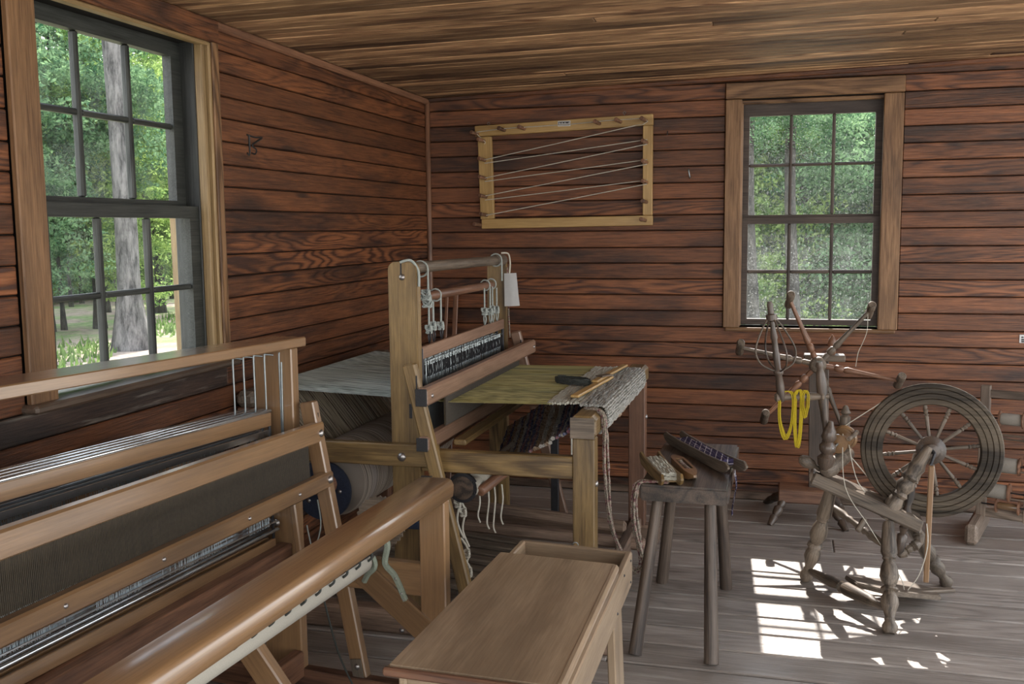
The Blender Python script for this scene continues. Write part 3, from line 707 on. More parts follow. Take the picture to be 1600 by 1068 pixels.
rod('beam_pin', (1.0, -2.22, .565), (1.05, -1.96, .60), .02, 'red', L2)
for xx, yy, z1 in ((.97, -2.14, .45), (1.0, -2.12, .42), (1.02, -2.10, .40), (1.045, -2.08, .43)):
    tube('hanging_cord', [(xx, yy, .56), (xx+.004, yy, .50), (xx-.005, yy, z1), (xx+.004, yy, z1-.03)], .0034, 'cord', L2)
for xx, yy, zt in ((.90, -2.17, .56), (.915, -2.15, .52), (.93, -2.16, .36), (.95, -2.20, .30), (.93, -2.22, .22)):
    tube('hanging_cord', [(xx-.03, yy, zt), (xx, yy, zt-.05), (xx-.01, yy, zt-.13), (xx+.012, yy+.01, zt-.20)], .0045, 'cord', L2)
    knot((xx-.005, yy, zt-.06), .014, 'cord', L2, int(xx*1000))
rod('hanging_cord', (1.20, -1.5, .74), (1.20, -1.5, .50), .004, 'cord', L2); 
# lower timbers and treadles
bar('cross_timber', (.40, -1.35, .27), (1.42, -1.35, .20), .045, .05, 'rail', L2, bev=.012)
bar('cross_timber', (.62, -1.28, .13), (1.50, -1.28, .10), .06, .05, 'rail', L2, bev=.012)
bar('cross_timber', (1.41, NY+.03, .10), (1.41, FY-.03, .10), .05, .07, 'rail', L2, bev=.008)
bar('cross_timber', (.30, -2.1, .16), (.30, -1.0, .16), .05, .05, 'rail', L2, bev=.008)
for i in range(7):
    yy = -2.02+.095*i
    tr_ = bar('treadle', (.28, yy, .15+.004*i), (1.30, yy+.02, .075+.01*(i % 2)), .055, .026, 'grey', L2, bev=.006)
box('iron_post', (.975, FY-.02, .10), (1.015, FY+.0, .66), 'iron', L2, .003)
box('bracket', (.71, NY-.034, .42), (.79, NY-.0215, .45), 'blueiron', L2, .002)
# things on the far loom
tp_ = empty('weaving_temple', (1.36, -1.6, .90)); tag(tp_, 'flat wooden weaving temple lying on the rag weaving over the breast beam', 'temple')
bar('bar', (1.325, -2.03, .908), (1.375, -1.52, .910), .034, .011, 'board', tp_)
bar('bar', (1.345, -1.72, .920), (1.385, -1.17, .914), .028, .010, 'board', tp_)
bar('latch', (1.345, -1.62, .927), (1.38, -1.56, .927), .04, .006, 'grey', tp_)
bm = bmesh.new(); q = random.Random(3)
for i in range(30):
    pts = []; ph = q.uniform(0, 6.28); 
    for j in range(26):
        a = ph+j*.25; pts.append(Vector((q.uniform(-.002, .002)+.035*math.sin(a)*1.0, .085*math.cos(a)+q.uniform(-.006, .006), .009*math.sin(a*2+i)+q.uniform(-.004, .004))))
    addtube(bm, pts, .0028, 4)
yb = link('yarn_bundle', tomesh(bm, 60), 'darkyarn', None, Matrix.Translation((1.24, -1.66, .912)) @ Matrix.Rotation(1.1, 4, 'Z')); tag(yb, 'small dark green yarn hank lying on the olive warp of the far loom', 'yarn')
bm = bmesh.new(); vs = []
for i in range(9):
    t = i/8
    for j in range(4):
        u = j/3; vs.append(bm.verts.new((.012+.02*t+.012*math.sin(u*3), (-.03+.065*u)*(1+.25*t), -.165*t+.004*math.sin(t*7))))
for i in range(8):
    for j in range(3): bm.faces.new((vs[i*4+j], vs[i*4+j+1], vs[i*4+j+5], vs[i*4+j+4]))
bmesh.ops.solidify(bm, geom=bm.faces[:], thickness=.0012)
pt = link('paper_tag', tomesh(bm, 60), 'paper', None, Matrix.Translation((.765, FY-.01, 1.33)) @ Matrix.Rotation(-.9, 4, 'Z')); tag(pt, 'crumpled white paper tag hanging from the far castle post of the rug loom', 'tag')

for i_, (xx, zt, lb_) in enumerate(((.145, 1.17, 'left one of two thin slats leaning in the corner behind the rug loom'), (.20, 1.165, 'right one of two thin slats leaning in the corner behind the rug loom'))):
    t = bar('slat', (xx+.02, -.36, .0), (xx, -.09, zt), .030 if i_ else .018, .012, 'red', None, (0, -1, 0)); tag(t, lb_, 'slat')
# ------------------------------------------------------------------ NEAR LOOM (turned five degrees)
a5 = math.radians(5)
ML = Matrix(((math.cos(a5), -math.sin(a5), 0, .505), (-math.sin(a5), -math.cos(a5), 0, -2.85), (0, 0, 1, 0), (0, 0, 0, 1)))
# local d (front), w (towards the camera), z; mirrored basis, so only points are mapped through it
G = Loc(ML)
L1 = empty('floor_loom', (.75, -3.4, 0), 0); tag(L1, 'tan modern floor loom with empty reed and steel heddles, nearest the left window', 'loom')
def lbar(name, p, q_, w_, h, mat='tan', par=None, bev=.004, up=(0, 0, 1)):
    return bar(name, G(*p), G(*q_), w_, h, mat, par or L1, up, bev)
WN = 1.37
dF = (ML.to_3x3() @ Vector((1, 0, 0))); dW = (ML.to_3x3() @ Vector((0, 1, 0)))
for w_ in (-.02, WN+.02):
    lbar('castle_post', (-.005, w_, 0), (-.005, w_, 1.176), .04, .142, up=dF)
    lbar('front_post', (.55, w_, .0), (.55, w_, .715), .04, .088, up=dF)
    lbar('back_post', (-.42, w_, 0), (-.42, w_, .74), .04, .088, up=dF)
    lbar('side_rail', (.065, w_, .455), (.51, w_, .455), .035, .105)
    lbar('side_rail', (-.38, w_, .50), (-.075, w_, .50), .035, .10)
    lbar('floor_rail', (-.46, w_, .05), (.59, w_, .05), .045, .10, 'red')
    lbar('brace', (.24, w_+.012, .51), (.57, w_+.012, .255), .03, .085)
ct = lbar('castle_top', (.012, -.075, 1.190), (.012, WN+.07, 1.216), .128, .031, bev=.003)
# breast beam with a rounded front edge
bmv = []
prof = [(-.055, .0), (-.055, .035), (.035, .037), (.048, .032), (.055, .018), (.055, 0), (.052, -.020), (.042, -.027), (-.055, -.027)]
f0, f1 = G(.55, -.055, .742), G(.55, WN+.08, .698)
mw_, L_ = frame(f0, f1); flip = -1
bm = bmesh.new(); rings = []
sgn = 1 if (mw_.to_3x3() @ Vector((0, 1, 0))).dot(dF) > 0 else -1
for x in (-L_/2, -L_/2+.004, L_/2-.004, L_/2):
    s_ = .95 if abs(x) > L_/2-.002 else 1
    rings.append([bm.verts.new((x, sgn*y*s_, z*s_)) for y, z in prof])
for a, b in zip(rings, rings[1:]):
    for k_ in range(len(prof)): bm.faces.new((a[k_], a[(k_+1) % len(prof)], b[(k_+1) % len(prof)], b[k_]))
bm.faces.new(rings[0]); bm.faces.new(rings[-1][::-1])
br = link('breast_beam', tomesh(bm, 50), 'tan', L1, mw_)
box('metal_plate', (-.0, -.0, -.001), (.035, .012, .001), 'iron', br, .0004, 0, Matrix.Translation(G(.50, -.035, .781)))
lbar('back_beam', (-.42, -.05, .77), (-.42, WN+.05, .76), .08, .06)
# shafts
for i in range(4):
    dd = .0-.027*i; dz = .0
    mt = 'tan' if i == 0 else 'tan'
    lbar('shaft', (dd, .035, .948+dz), (dd, WN-.035, .982+dz), .012, .044, mt, bev=.002)
    lbar('shaft', (dd, .035, .535+dz), (dd, WN-.035, .535+dz), .012, .040, mt, bev=.002)
    rod('shaft_cap', G(dd, .03, .975+dz), G(dd, WN-.03, 1.008+dz), .006, 'chrome', L1, 8)
    bar('heddle_bar', G(dd, .03, .905+dz), G(dd, WN-.03, .925+dz), .004, .020, 'chrome', L1, bev=.001)
    bar('heddle_bar', G(dd, .03, .610+dz), G(dd, WN-.03, .610+dz), .018, .006, 'chrome', L1, bev=.001)
    rod('heddle_rod', G(dd+.013, .03, .585+dz), G(dd+.013, WN-.03, .585+dz), .006, 'chrome', L1, 8)
    rod('shaft_side', G(dd, .04, .53), G(dd, .04, .97), .005, 'iron', L1, 8)
    rod('shaft_side', G(dd, WN-.04, .53), G(dd, WN-.04, .97), .005, 'iron', L1, 8)
    lathe('end_knob', G(dd, .028, .60+dz), G(dd, .012, .60+dz), [(0, .006), (.5, .012), (1, .008)], 'bolt', L1, 10)
for i, (dd, ww) in enumerate(((-.045, .155), (-.035, .115), (-.02, .082), (-.005, .045), (.02, .0))):
    tube('lift_hook', [G(dd+.02, ww-.02, 1.155), G(dd+.004, ww-.004, 1.158), G(dd, ww, 1.150), G(dd, ww, 1.05), G(dd, ww, .968 if i < 4 else .80)], .0028, 'steel', L1, 8)
tube('lift_hook', [G(.028, .0, 1.13), G(.028, .004, .96), G(.028, .004, .83)], .003, 'steel', L1, 8)
rod('steel_cable', G(.075, .01, .60), G(.075, .01, .44), .005, 'iron', L1, 8)
# heddles: flat steel, bunched in groups; shed on the empty half
segs = []; eyes = []
for i in range(4):
    dd = -.0265*i
    j = .06
    while j < WN-.06:
        g_ = .5+.5*math.sin(j*19+i*1.3)
        if random.random() < (.95 if g_ > .42 else .10):
            segs.append((G(dd+random.uniform(-.002, .002), j, .905), G(dd, j+random.uniform(-.003, .003), .60)))
            eyes.append((G(dd+.002, j, .77), G(dd+.002, j, .73)))
        j += .0068
strips('heddles', segs, 'steel', L1, .0030, .0012, up=dF)
strips('heddle_eyes', eyes, 'iron', L1, .005, .003, up=dF)
# beater with reed
for w_ in (-.03, WN+.03):
    lbar('beater_arm', (.105, w_-.0, 1.0), (.282, w_, .05), .034, .052, up=dF)
    pv = lbar('pivot_plate', (.262, w_+.020, .16), (.280, w_+.020, .045), .004, .04, 'grey', None, .001, dF)
    bolt(G(.268, w_+.022, .135), dW, .010, pv); bolt(G(.28, w_+.022, .065), dW, .010, pv)
    box('arm_slot', (-.003, -.001, -.035), (.003, .001, .035), 'blackend', L1, .0003, None, Matrix.Translation(G(.138, w_+.0, .93)))
bt_ = lbar('beater_top_rail', (.137, -.045, .902), (.137, WN+.045, .912), .034, .066, bev=.006)
bolt(G(.156, -.02, .90), dF, .012, bt_, 'rivet')
bl_ = lbar('beater_bottom_rail', (.165, -.045, .748), (.165, WN+.045, .735), .036, .052, bev=.006)
bolt(G(.185, -.02, .75), dF, .013, bl_, 'rivet')
for ww in (.16, .42, .78, 1.1): bolt(G(.185, ww, .748-.008*ww), dF, .006, bl_, 'screw')
rd1 = bar('reed', G(.147, .05, .822), G(.147, WN-.05, .825), .006, .122, 'reed', L1, bev=.001)
strips('reed_dents', [(G(.1545, .055+i*.0049, .762), G(.1495, .055+i*.0049, .884)) for i in range(258)], 'dent', L1, .0021, .002, up=dF)
lbar('reed_end', (.05, .03, .90), (.105, .03, .42), .026, .022, up=dF)
# lower front: cross beam, cloth roll with canvas apron and cord lacing
lbar('cross_beam', (.02, .0, .487), (.02, WN, .462), .05, .088, 'red')
lbar('cross_beam', (.055, .0, .12), (.055, WN, .12), .04, .09, 'red')
cr_ = rod('cloth_roll', G(.355, .09, .532), G(.355, WN-.02, .517), .035, 'canvas', L1, 22)
lathe('roll_axle', G(.355, -.03, .535), G(.355, .10, .535), [(0, .014), (1, .014)], 'darkwood', L1)
lc = [(G(.368, .06, .563), G(.368, WN-.03, .543))]
tube('lacing_bar', [G(.388, .08, .562), G(.388, .5, .557), G(.388, WN-.03, .548)], .0055, 'iron', L1, 8)
for i in range(17):
    ww = .10+i*.075
    tube('lacing_loop', [G(.372, ww, .572), G(.392, ww+.006, .574), G(.400, ww+.012, .556), G(.384, ww+.014, .540)], .0036, 'darkyarn', L1, 6)
ra = outline('ratchet_wheel', [((.082+.006*(k_ % 2))*math.cos(k_*math.pi/30), (.082+.006*(k_ % 2))*math.sin(k_*math.pi/30)) for k_ in range(60)], .006, Matrix.Translation(G(.32, -.10, .60)) @ Matrix.Rotation(math.pi/2, 4, 'X'), 'grey', L1, 0)
tube('tie_tape', [G(.345, .04, .57), G(.37, .02, .60), G(.40, .01, .57), G(.385, .0, .50), G(.42, .0, .46), G(.455, .0, .385)], .011, 'apron', L1, 6)
for p in ((.425, .0, .455), (.445, .0, .41), (.452, .0, .39)): bolt(G(*p)+dW*.010, dW, .004, L1, 'rivet')
tube('tie_tape', [G(.35, .04, .56), G(.365, .03, .50), G(.34, .03, .47), G(.32, .02, .44)], .010, 'apron', L1, 6)
tube('treadle_cord', [G(.34, .30, .49), G(.30, .16, .26), G(.275, .02, .07)], .003, 'darkyarn', L1, 6)
lbar('brace', (.28, .66, .56), (.47, .66, .32), .035, .07)
for i in range(5): lbar('treadle', (-.35, .35+.14*i, .05), (.75, .36+.14*i, .07), .05, .03, 'tan')
rod('wooden_peg', G(.06, .02, .475), G(.09, .02, .475), .013, 'canvas', L1)
rod('wooden_peg', G(.075, -.02, .50), G(.10, -.02, .50), .010, 'canvas', L1)
# ------------------------------------------------------------------ LOOM BENCH
BT = .52; bz = math.radians(0)
be = empty('loom_bench', (1.45, -3.2, 0)); tag(be, 'wooden weaver bench with a box seat and open tool tray, in front of the looms', 'bench')
MBn = Matrix(((1, .02, 0, 0), (.012, 1, 0, 0), (0, 0, 1, 0), (0, 0, 0, 1)))
def bx0(y): return 1.248+.01*(y+2.8)
top = [(1.242, -2.795), (1.622, -2.825), (1.632, -3.67), (1.212, -3.655)]
def quadslab(name, pts, z0, z1, mat, par, bev=.006):
    bm = bmesh.new(); cx = sum(p[0] for p in pts)/4; cy = sum(p[1] for p in pts)/4
    # local x runs along the room's y so the grain follows the board
    mw = Matrix(((0, -1, 0, cx), (1, 0, 0, cy), (0, 0, 1, (z0+z1)/2), (0, 0, 0, 1)))
    return outline(name, [(p[1]-cy, -(p[0]-cx)) for p in pts], z1-z0, mw, mat, par, bev)
quadslab('seat_board', top, BT-.006, BT+.018, 'bench', be, .007)
bar('side_board', (1.630, -2.655, BT-.055), (1.640, -3.66, BT-.055), .020, .110, 'bench', be)
bar('side_board', (1.272, -2.62, BT-.055), (1.246, -3.64, BT-.055), .020, .110, 'bench', be)
bar('tray_wall', (1.263, -2.613, BT-.055), (1.640, -2.652, BT-.055), .02, .108, 'bench', be)
bar('tray_wall', (1.28, -2.90, BT-.06), (1.62, -2.93, BT-.06), .02, .09, 'bench', be)
quadslab('tray_floor', [(1.27, -2.62), (1.62, -2.66), (1.62, -2.93), (1.26, -2.9)], BT-.112, BT-.102, 'bench', be, .001)
bar('side_board', (1.235, -3.62, BT-.055), (1.64, -3.64, BT-.055), .022, .108, 'bench', be)
for (x, y, sx_) in ((1.603, -2.80, 1), (1.30, -2.72, -1), (1.606, -3.58, 1), (1.27, -3.57, -1)):
    bar('leg', (x, y, BT-.06), (x+.0*sx_, y+(.10 if y > -3 else -.05), 0), .14, .026, 'bench', be, (1, 0, 0))
for x, y, z in ((1.640, -2.68, .50), (1.640, -2.68, .43), (1.643, -2.95, .43), (1.642, -2.82, .50)): bolt((x+.001, y, z), (1, .1, 0), .0045, be, 'screw', 'iron')
sp_ = tube('hook', [(1.44, -2.62, .518), (1.445, -2.62, .526), (1.455, -2.62, .526), (1.46, -2.62, .518)], .0015, 'steel', be, 6)
bar('edge_band', (1.618, -2.835, BT+.008), (1.629, -3.66, BT+.008), .022, .024, 'bench', be, bev=.009)
bar('front_edge', (1.208, -3.662, BT+.006), (1.636, -3.678, BT+.006), .016, .022, 'red', be, bev=.006)

# ------------------------------------------------------------------ STOOL
SZ = .618
st = empty('stool', (1.75, -1.85, 0)); tag(st, 'narrow dark wooden stool with four splayed legs, holding the weaving shuttles', 'stool')
quadslab('seat', [(1.595, -2.175), (1.915, -2.185), (1.918, -1.42), (1.60, -1.42)], SZ-.062, SZ, 'darkwood', st, .008)
for (x, y, fx, fy) in ((1.655, -2.08, 1.593, -2.245), (1.845, -2.09, 1.868, -2.262), (1.66, -1.56, 1.598, -1.475), (1.845, -1.56, 1.875, -1.485)):
    lathe('leg', (x, y, SZ-.055), (fx, fy, 0), [(0, .021), (.04, .021), (1, .0265)], 'stoolleg', st, 8)
# shuttles on it
def ski(name, c, ang, L, hw, z, mat, label, wrapmat, wrapr, h=.036, tiltx=0):
    root = empty(name, (c[0], c[1], z)); tag(root, label, 'shuttle', 'shuttles lying on the stool')
    m = Matrix.Translation((c[0], c[1], z)) @ Matrix.Rotation(ang, 4, 'Z') @ Matrix.Rotation(tiltx, 4, 'X')
    for s in (-1, 1):
        pts = []
        for t, lo, hi in ((-1, .028, .036), (-.93, .012, h+.004), (-.8, .002, h), (-.4, 0, h-.004), (.4, 0, h-.004), (.8, .002, h), (.93, .012, h+.004), (1, .028, .036)):
            pts.append((t*L/2, lo, hi))
        ol = [(x, lo) for x, lo, hi in pts]+[(x, hi) for x, lo, hi in pts[::-1]]
        mw = m @ Matrix.Translation((0, s*hw, 0)) @ Matrix.Rotation(math.pi/2, 4, 'X')
        outline('side', ol, .011, mw, mat, root, .002)
    for t in (-.62, .62):
        box('crossbar', (t*L/2-.012, -hw, .006), (t*L/2+.012, hw, .016), mat, root, .003, 1, m)
    q = random.Random(int(L*1000)); tubes = []
    for i in range(14):
        yy = -hw*.72+hw*1.44*(i % 7)/6; zz = .020 if i < 7 else .034
        tubes.append(([m @ Vector((L*.34*t, yy+q.uniform(-.003, .003), zz+wrapr*.6*math.cos(t*1.4)+q.uniform(-.002, .003))) for t in [-1+2*k_/10 for k_ in range(11)]], [wrapr*q.uniform(.7, 1.15) for _ in range(11)]))
    multi('wound_strip', tubes, wrapmat, root, 6, 'stuff', False)
    return root
aim = lambda p, q: math.atan2(q[1]-p[1], q[0]-p[0])
ski('shuttle', (1.655, -2.03), aim((1.595, -1.86), (1.715, -2.20)), .40, .035, SZ+.001, 'oldtan', 'short wooden rag shuttle wound with grey cloth, nearest the rug loom', 'ragfade', .0075, .046)
ski('shuttle', (1.785, -1.70), aim((1.62, -1.42), (1.93, -1.99)), .64, .037, SZ+.001, 'grey', 'longest wooden shuttle, wound with blue checked cloth, overhanging the back of the stool', 'check', .0065, .046)
# boat shuttle
root = empty('shuttle', (1.74, -1.98, SZ)); tag(root, 'closed boat shuttle with a bobbin inside, between the two long ski shuttles', 'shuttle', 'shuttles lying on the stool')
mS = Matrix.Translation((1.735, -1.965, SZ+.001)) @ Matrix.Rotation(aim((1.675, -1.79), (1.795, -2.13)), 4, 'Z')
Ls, hs = .34, .026
bm = bmesh.new(); secs = []
for t in [-1, -.97, -.8, -.62, -.50, .50, .62, .8, .97, 1]:
    e = max(0, (abs(t)-.55)/.45); wd_ = hs*(1-.82*e**1.5); lo_ = .022*e**2; hi_ = .036-.006*e
    secs.append([bm.verts.new((t*Ls/2, y_*wd_, z_)) for y_, z_ in ((-1, hi_), (-.62, hi_), (.62, hi_), (1, hi_), (1, lo_+.004), (.8, lo_), (-.8, lo_), (-1, lo_+.004))])
for i, (a, b) in enumerate(zip(secs, secs[1:])):
    for k_ in range(8):
        if i == 4 and k_ == 1: continue
        bm.faces.new((a[k_], a[(k_+1) % 8], b[(k_+1) % 8], b[k_]))
bm.faces.new(secs[0]); bm.faces.new(secs[-1][::-1])
# inner well
well = [bm.verts.new((x*Ls/2, y_*hs*.62, .008)) for x, y_ in ((-.50, -1), (.50, -1), (.50, 1), (-.50, 1))]
tp4 = [secs[4][1], secs[5][1], secs[5][2], secs[4][2]]
for k_ in range(4): bm.faces.new((tp4[k_], tp4[(k_+1) % 4], well[(k_+1) % 4], well[k_]))
bm.faces.new(well)
link('body', tomesh(bm, 30), 'tan', root, mS)
b1 = mS @ Vector((-.06, 0, .024)); b2 = mS @ Vector((.07, 0, .024))
lathe('bobbin', b1, b2, [(0, .010), (.05, .013), (.1, .011), (.45, .012), (.5, .006), (.55, .011), (.9, .012), (.95, .013), (1, .010)], 'ragpink', root, 12)
# cloth end hanging over the stool's right edge
bm = bmesh.new(); vs = []
for i in range(12):
    t = i/11
    for j in range(5):
        u = j/4; vs.append(bm.verts.new((.003*math.sin(u*9+t*3)+.006*math.sin(t*5), -.055+.08*u+.01*math.sin(t*4), -.165*t)))
for i in range(11):
    for j in range(4): bm.faces.new((vs[i*5+j], vs[i*5+j+1], vs[i*5+j+6], vs[i*5+j+5]))
bmesh.ops.solidify(bm, geom=bm.faces[:], thickness=.002)
ch = link('cloth_strip', tomesh(bm, 60), 'check', None, Matrix.Translation((1.926, -1.97, SZ+.02))); tag(ch, 'purple checked cloth end hanging over the right edge of the stool', 'cloth')
# rag strip hanging between the far loom and the shuttle
path = [(1.40, -2.19, .893), (1.452, -2.20, .89), (1.468, -2.20, .84), (1.472, -2.19, .65), (1.49, -2.17, .45), (1.545, -2.13, .30), (1.585, -2.11, .262), (1.60, -2.14, .32), (1.583, -2.18, .45), (1.580, -2.20, .55), (1.592, -2.19, .622), (1.64, -2.17, .630), (1.70, -2.17, .628)]
off = [(0, 0), (.010, .004), (-.008, .006), (.004, -.008)]
tubes = []
q = random.Random(9)
for k_, (ox, oy) in enumerate(off):
    pts = smoothpath([(x+ox*(1 if i not in (0, 12) else .3)+q.uniform(-.004, .004), y+oy, z+(.02*q.random()*(5 < i < 8))) for i, (x, y, z) in enumerate(path)], 8)
    tubes.append((pts, [.0050*q.uniform(.5, 1.25) for _ in pts]))
o = multi('rag_strip', tubes, 'ragpink', None, 6, None, False); tag(o, 'pink and grey rag strips looping down from the rug loom to the stool', 'rag strip')

# ------------------------------------------------------------------ WARPING BOARD on the back wall
wbd = empty('warping_board', (.85, -.03, 1.56)); tag(wbd, 'pale wooden warping board with pegs and zigzag yarn on the back wall', 'warping board')
yb0, yb1 = -.046, -.012
def wbar(p, q_, h): return bar('frame_bar', (p[0], -.029, p[1]), (q_[0], -.029, q_[1]), .034, h, 'board', wbd, bev=.003)
wbar((.318, 2.118), (1.362, 2.148), .062)   # top
wbar((.352, 1.578), (1.362, 1.588), .056)   # bottom
bar('frame_bar', (.376, -.031, 2.085), (.387, -.031, 1.607), .082, .032, 'board', wbd, bev=.003)
bar('frame_bar', (1.333, -.031, 2.115), (1.333, -.031, 1.617), .054, .032, 'board', wbd, bev=.003)
def peg(x, z, dx=-.012, dz=.006, L=.085, rr=.0115):
    return lathe('peg', (x, -.046, z), (x+dx, -.046-L, z+dz), [(0, rr*.9), (.05, rr*.9), (.9, rr*.95), (.96, rr*1.05), (1, rr*.8)], 'red', wbd, 12)
pegs = [(.335, 2.10), (.50, 2.118), (.62, 2.122), (1.06, 2.135), (1.18, 2.14), (1.322, 2.142), (.375, 2.06), (.378, 1.95), (.38, 1.845), (.383, 1.737), (.385, 1.63),
        (1.328, 2.02), (1.328, 1.91), (1.328, 1.80), (1.328, 1.69), (1.322, 1.588), (.345, 1.572)]
for x, z in pegs: peg(x, z)
P_ = lambda x, z: (x, -.075, z)
ycoords = [(.385, 1.95, 1.27, 2.115), (.385, 1.93, 1.335, 2.035), (.385, 1.845, 1.335, 2.01), (.385, 1.825, 1.335, 1.925), (.385, 1.742, 1.335, 1.900), (.385, 1.717, 1.335, 1.812), (.385, 1.628, 1.335, 1.79)]
multi('yarn', [([P_(a, b), P_((a+c)/2, (b+e)/2-.001), P_(c, e)], .0026) for a, b, c, e in ycoords]+[([P_(.33, 2.11), P_(.50, 2.125), P_(.9, 2.135), P_(1.1, 2.147), P_(1.31, 2.152), P_(1.338, 2.135), P_(1.31, 2.118), P_(1.27, 2.115)], .0024), ([P_(.33, 2.11), P_(.36, 2.08), P_(.392, 2.05), P_(.385, 2.04)], .0024)], 'cord', wbd, 6, None, False)
for x, z in ((.40, 2.155), (1.20, 2.185)): tube('screw_eye', [(x, -.03, z-.03), (x, -.032, z-.004), (x+.008, -.032, z+.006), (x, -.032, z+.014), (x-.008, -.032, z+.006), (x, -.032, z-.002)], .0016, 'steel', wbd, 6)
lab = box('label', (.818, -.0485, 2.128), (.892, -.0465, 2.158), 'paper', wbd, .0004)
box('label_panel', (.822, -.0492, 2.133), (.888, -.0486, 2.153), 'ink', lab, .0002)
q = random.Random(2); xx = .826
while xx < .882:
    ww = q.uniform(.003, .007); box('print', (xx, -.0498, 2.137), (xx+ww, -.0493, 2.149 if q.random() > .4 else 2.145), 'paper', lab, .0001); xx += ww+.0025
# wall hook, small label at the right, branded mark
hk = tube('wall_hook', [(1.56, -.0, 1.865), (1.56, -.03, 1.868), (1.563, -.035, 1.85), (1.567, -.03, 1.825), (1.566, -.012, 1.82)], .004, 'steel'); tag(hk, 'small metal hook on the back wall between warping board and window', 'hook')
hb = tube('wall_hook', [(1.44, -.0, 2.08), (1.44, -.02, 2.08), (1.44, -.024, 2.06)], .003, 'iron'); tag(hb, 'tiny nail beside the top right corner of the warping board', 'nail')
sg = empty('wall_label', (3.31, -.002, .945)); tag(sg, 'small white label with dark print on the back wall, above the bobbin rack', 'label')
box('card', (3.286, -.004, .925), (3.345, -.0005, .968), 'paper', sg, .0006)
for i, (x, z, ww) in enumerate(((3.295, .955, .008), (3.306, .955, .012), (3.322, .955, .015), (3.295, .942, .02), (3.32, .942, .012), (3.295, .932, .03))): box('print', (x, -.0046, z-.004), (x+ww, -.0041, z+.004), 'ink', sg, .0001)
mk = multi('branded_mark', [([(.0015, -2.075, 1.935), (.0015, -2.075, 1.86), (.0015, -2.095, 1.862)], .005), ([(.0015, -2.09, 1.935), (.0015, -2.03, 1.93), (.0015, -1.97, 1.932), (.0015, -2.01, 1.915), (.0015, -2.05, 1.895), (.0015, -2.02, 1.88), (.0015, -2.03, 1.863), (.0015, -2.06, 1.865)], .004)], 'ink', wl, 5)

# ------------------------------------------------------------------ turned work helper
def turned(p0, p1, prof, mat, par, name='leg', seg=18): return lathe(name, p0, p1, prof, mat, par, seg)
def bal(rr, kind=0):
    """turned baluster profile, t from top to foot"""
    if kind == 0: return [(0, rr*.62), (.02, rr*.7), (.28, rr*.95), (.32, rr*.7), (.335, rr*.78), (.35, rr*.6), (.42, rr*.95), (.50, rr*1.08), (.56, rr*.8), (.585, rr*.6), (.60, rr*.95), (.62, rr*1.0), (.635, rr*.6), (.69, rr*.95), (.74, rr*1.0), (.80, rr*.72), (.86, rr*.5), (.875, rr*.62), (.89, rr*.55), (.93, rr*.85), (.965, rr*.85), (1, rr*.55)]
    if kind == 1: return [(0, rr*.55), (.1, rr*.8), (.25, rr*1.0), (.32, rr*.6), (.36, rr*.9), (.40, rr*.6), (.5, rr*.75), (.6, rr*.6), (.64, rr*.9), (.68, rr*.6), (.75, rr*1.0), (.9, rr*.8), (1, rr*.55)]
# ------------------------------------------------------------------ SPINNING WHEEL
sw = empty('spinning_wheel', (2.45, -1.45, 0)); tag(sw, 'old turned spinning wheel with flyer and distaff, standing in the sun patch', 'spinning wheel')
TA, TB = Vector((2.215, -1.50, .525)), Vector((2.64, -1.50, .348))
tm, tl = frame(TA, TB)
tbl = bar('table', TA, TB, .155, .052, 'grey', sw, bev=.008)
turned((2.30, -1.43, .455), (2.205, -1.30, 0), bal(.034), 'grey', sw)
turned((2.515, -1.57, .36), (2.507, -1.83, 0), bal(.034), 'grey', sw)
turned((2.60, -1.43, .34), (2.80, -1.22, 0), bal(.032), 'grey', sw)
turned((2.30, -1.36, .36), (2.505, -1.60, .27), bal(.018, 1), 'grey', sw, 'stretcher')
turned((2.225, -1.34, .055), (2.50, -1.77, .075), [(0, .012), (.05, .016), (.3, .024), (.42, .018), (.44, .026), (.46, .018), (.5, .028), (.8, .024), (.86, .016), (1, .012)], 'grey', sw, 'treadle_bar')
outline('treadle', [(-.16, .06), (.10, .16), (.20, .10), (.21, -.02), (.02, -.10), (-.12, -.05)], .02, Matrix.Translation((2.52, -1.50, .065)) @ Matrix.Rotation(-.12, 4, 'X') @ Matrix.Rotation(.1, 4, 'Y'), 'grey', sw, .004)
bar('treadle_tongue', (2.62, -1.50, .055), (2.79, -1.42, .05), .035, .014, 'grey', sw)
# drive wheel
WC = Vector((2.683, -1.42, .632)); wn = Vector((-.02, -1, .10)).normalized()
wm = wn.to_track_quat('Z', 'Y').to_matrix().to_4x4(); wm.translation = WC
RO, RI = .273, .190
bm = bmesh.new(); seg = 72
prof = [(RI, -.016), (RI-.004, -.012), (RI-.004, .012), (RI, .018), (RI+.018, .020), (RI+.020, .015), (RI+.023, .020), (RI+.040, .021), (RI+.042, .016), (RI+.045, .021), (RI+.062, .019), (RI+.064, .014), (RI+.067, .018), (RO-.004, .016), (RO, .010), (RO-.006, .004), (RO-.006, -.004), (RO, -.010), (RO-.004, -.016)]
rings = [[bm.verts.new((a*math.cos(2*math.pi*k_/seg), a*math.sin(2*math.pi*k_/seg), z)) for a, z in prof] for k_ in range(seg)]
for k_ in range(seg):
    A, B_ = rings[k_], rings[(k_+1) % seg]
    for j in range(len(prof)): bm.faces.new((A[j], A[(j+1) % len(prof)], B_[(j+1) % len(prof)], B_[j]))
rm_ = MT['rimwood']
rim = link('wheel_rim', tomesh(bm, 35), rm_, sw, wm)
lathe('hub', WC-wn*.045, WC+wn*.045, [(0, .02), (.1, .034), (.3, .046), (.38, .058), (.62, .058), (.7, .046), (.72, .05), (.8, .034), (.95, .028), (1, .012)], 'darkwood', sw, 28)
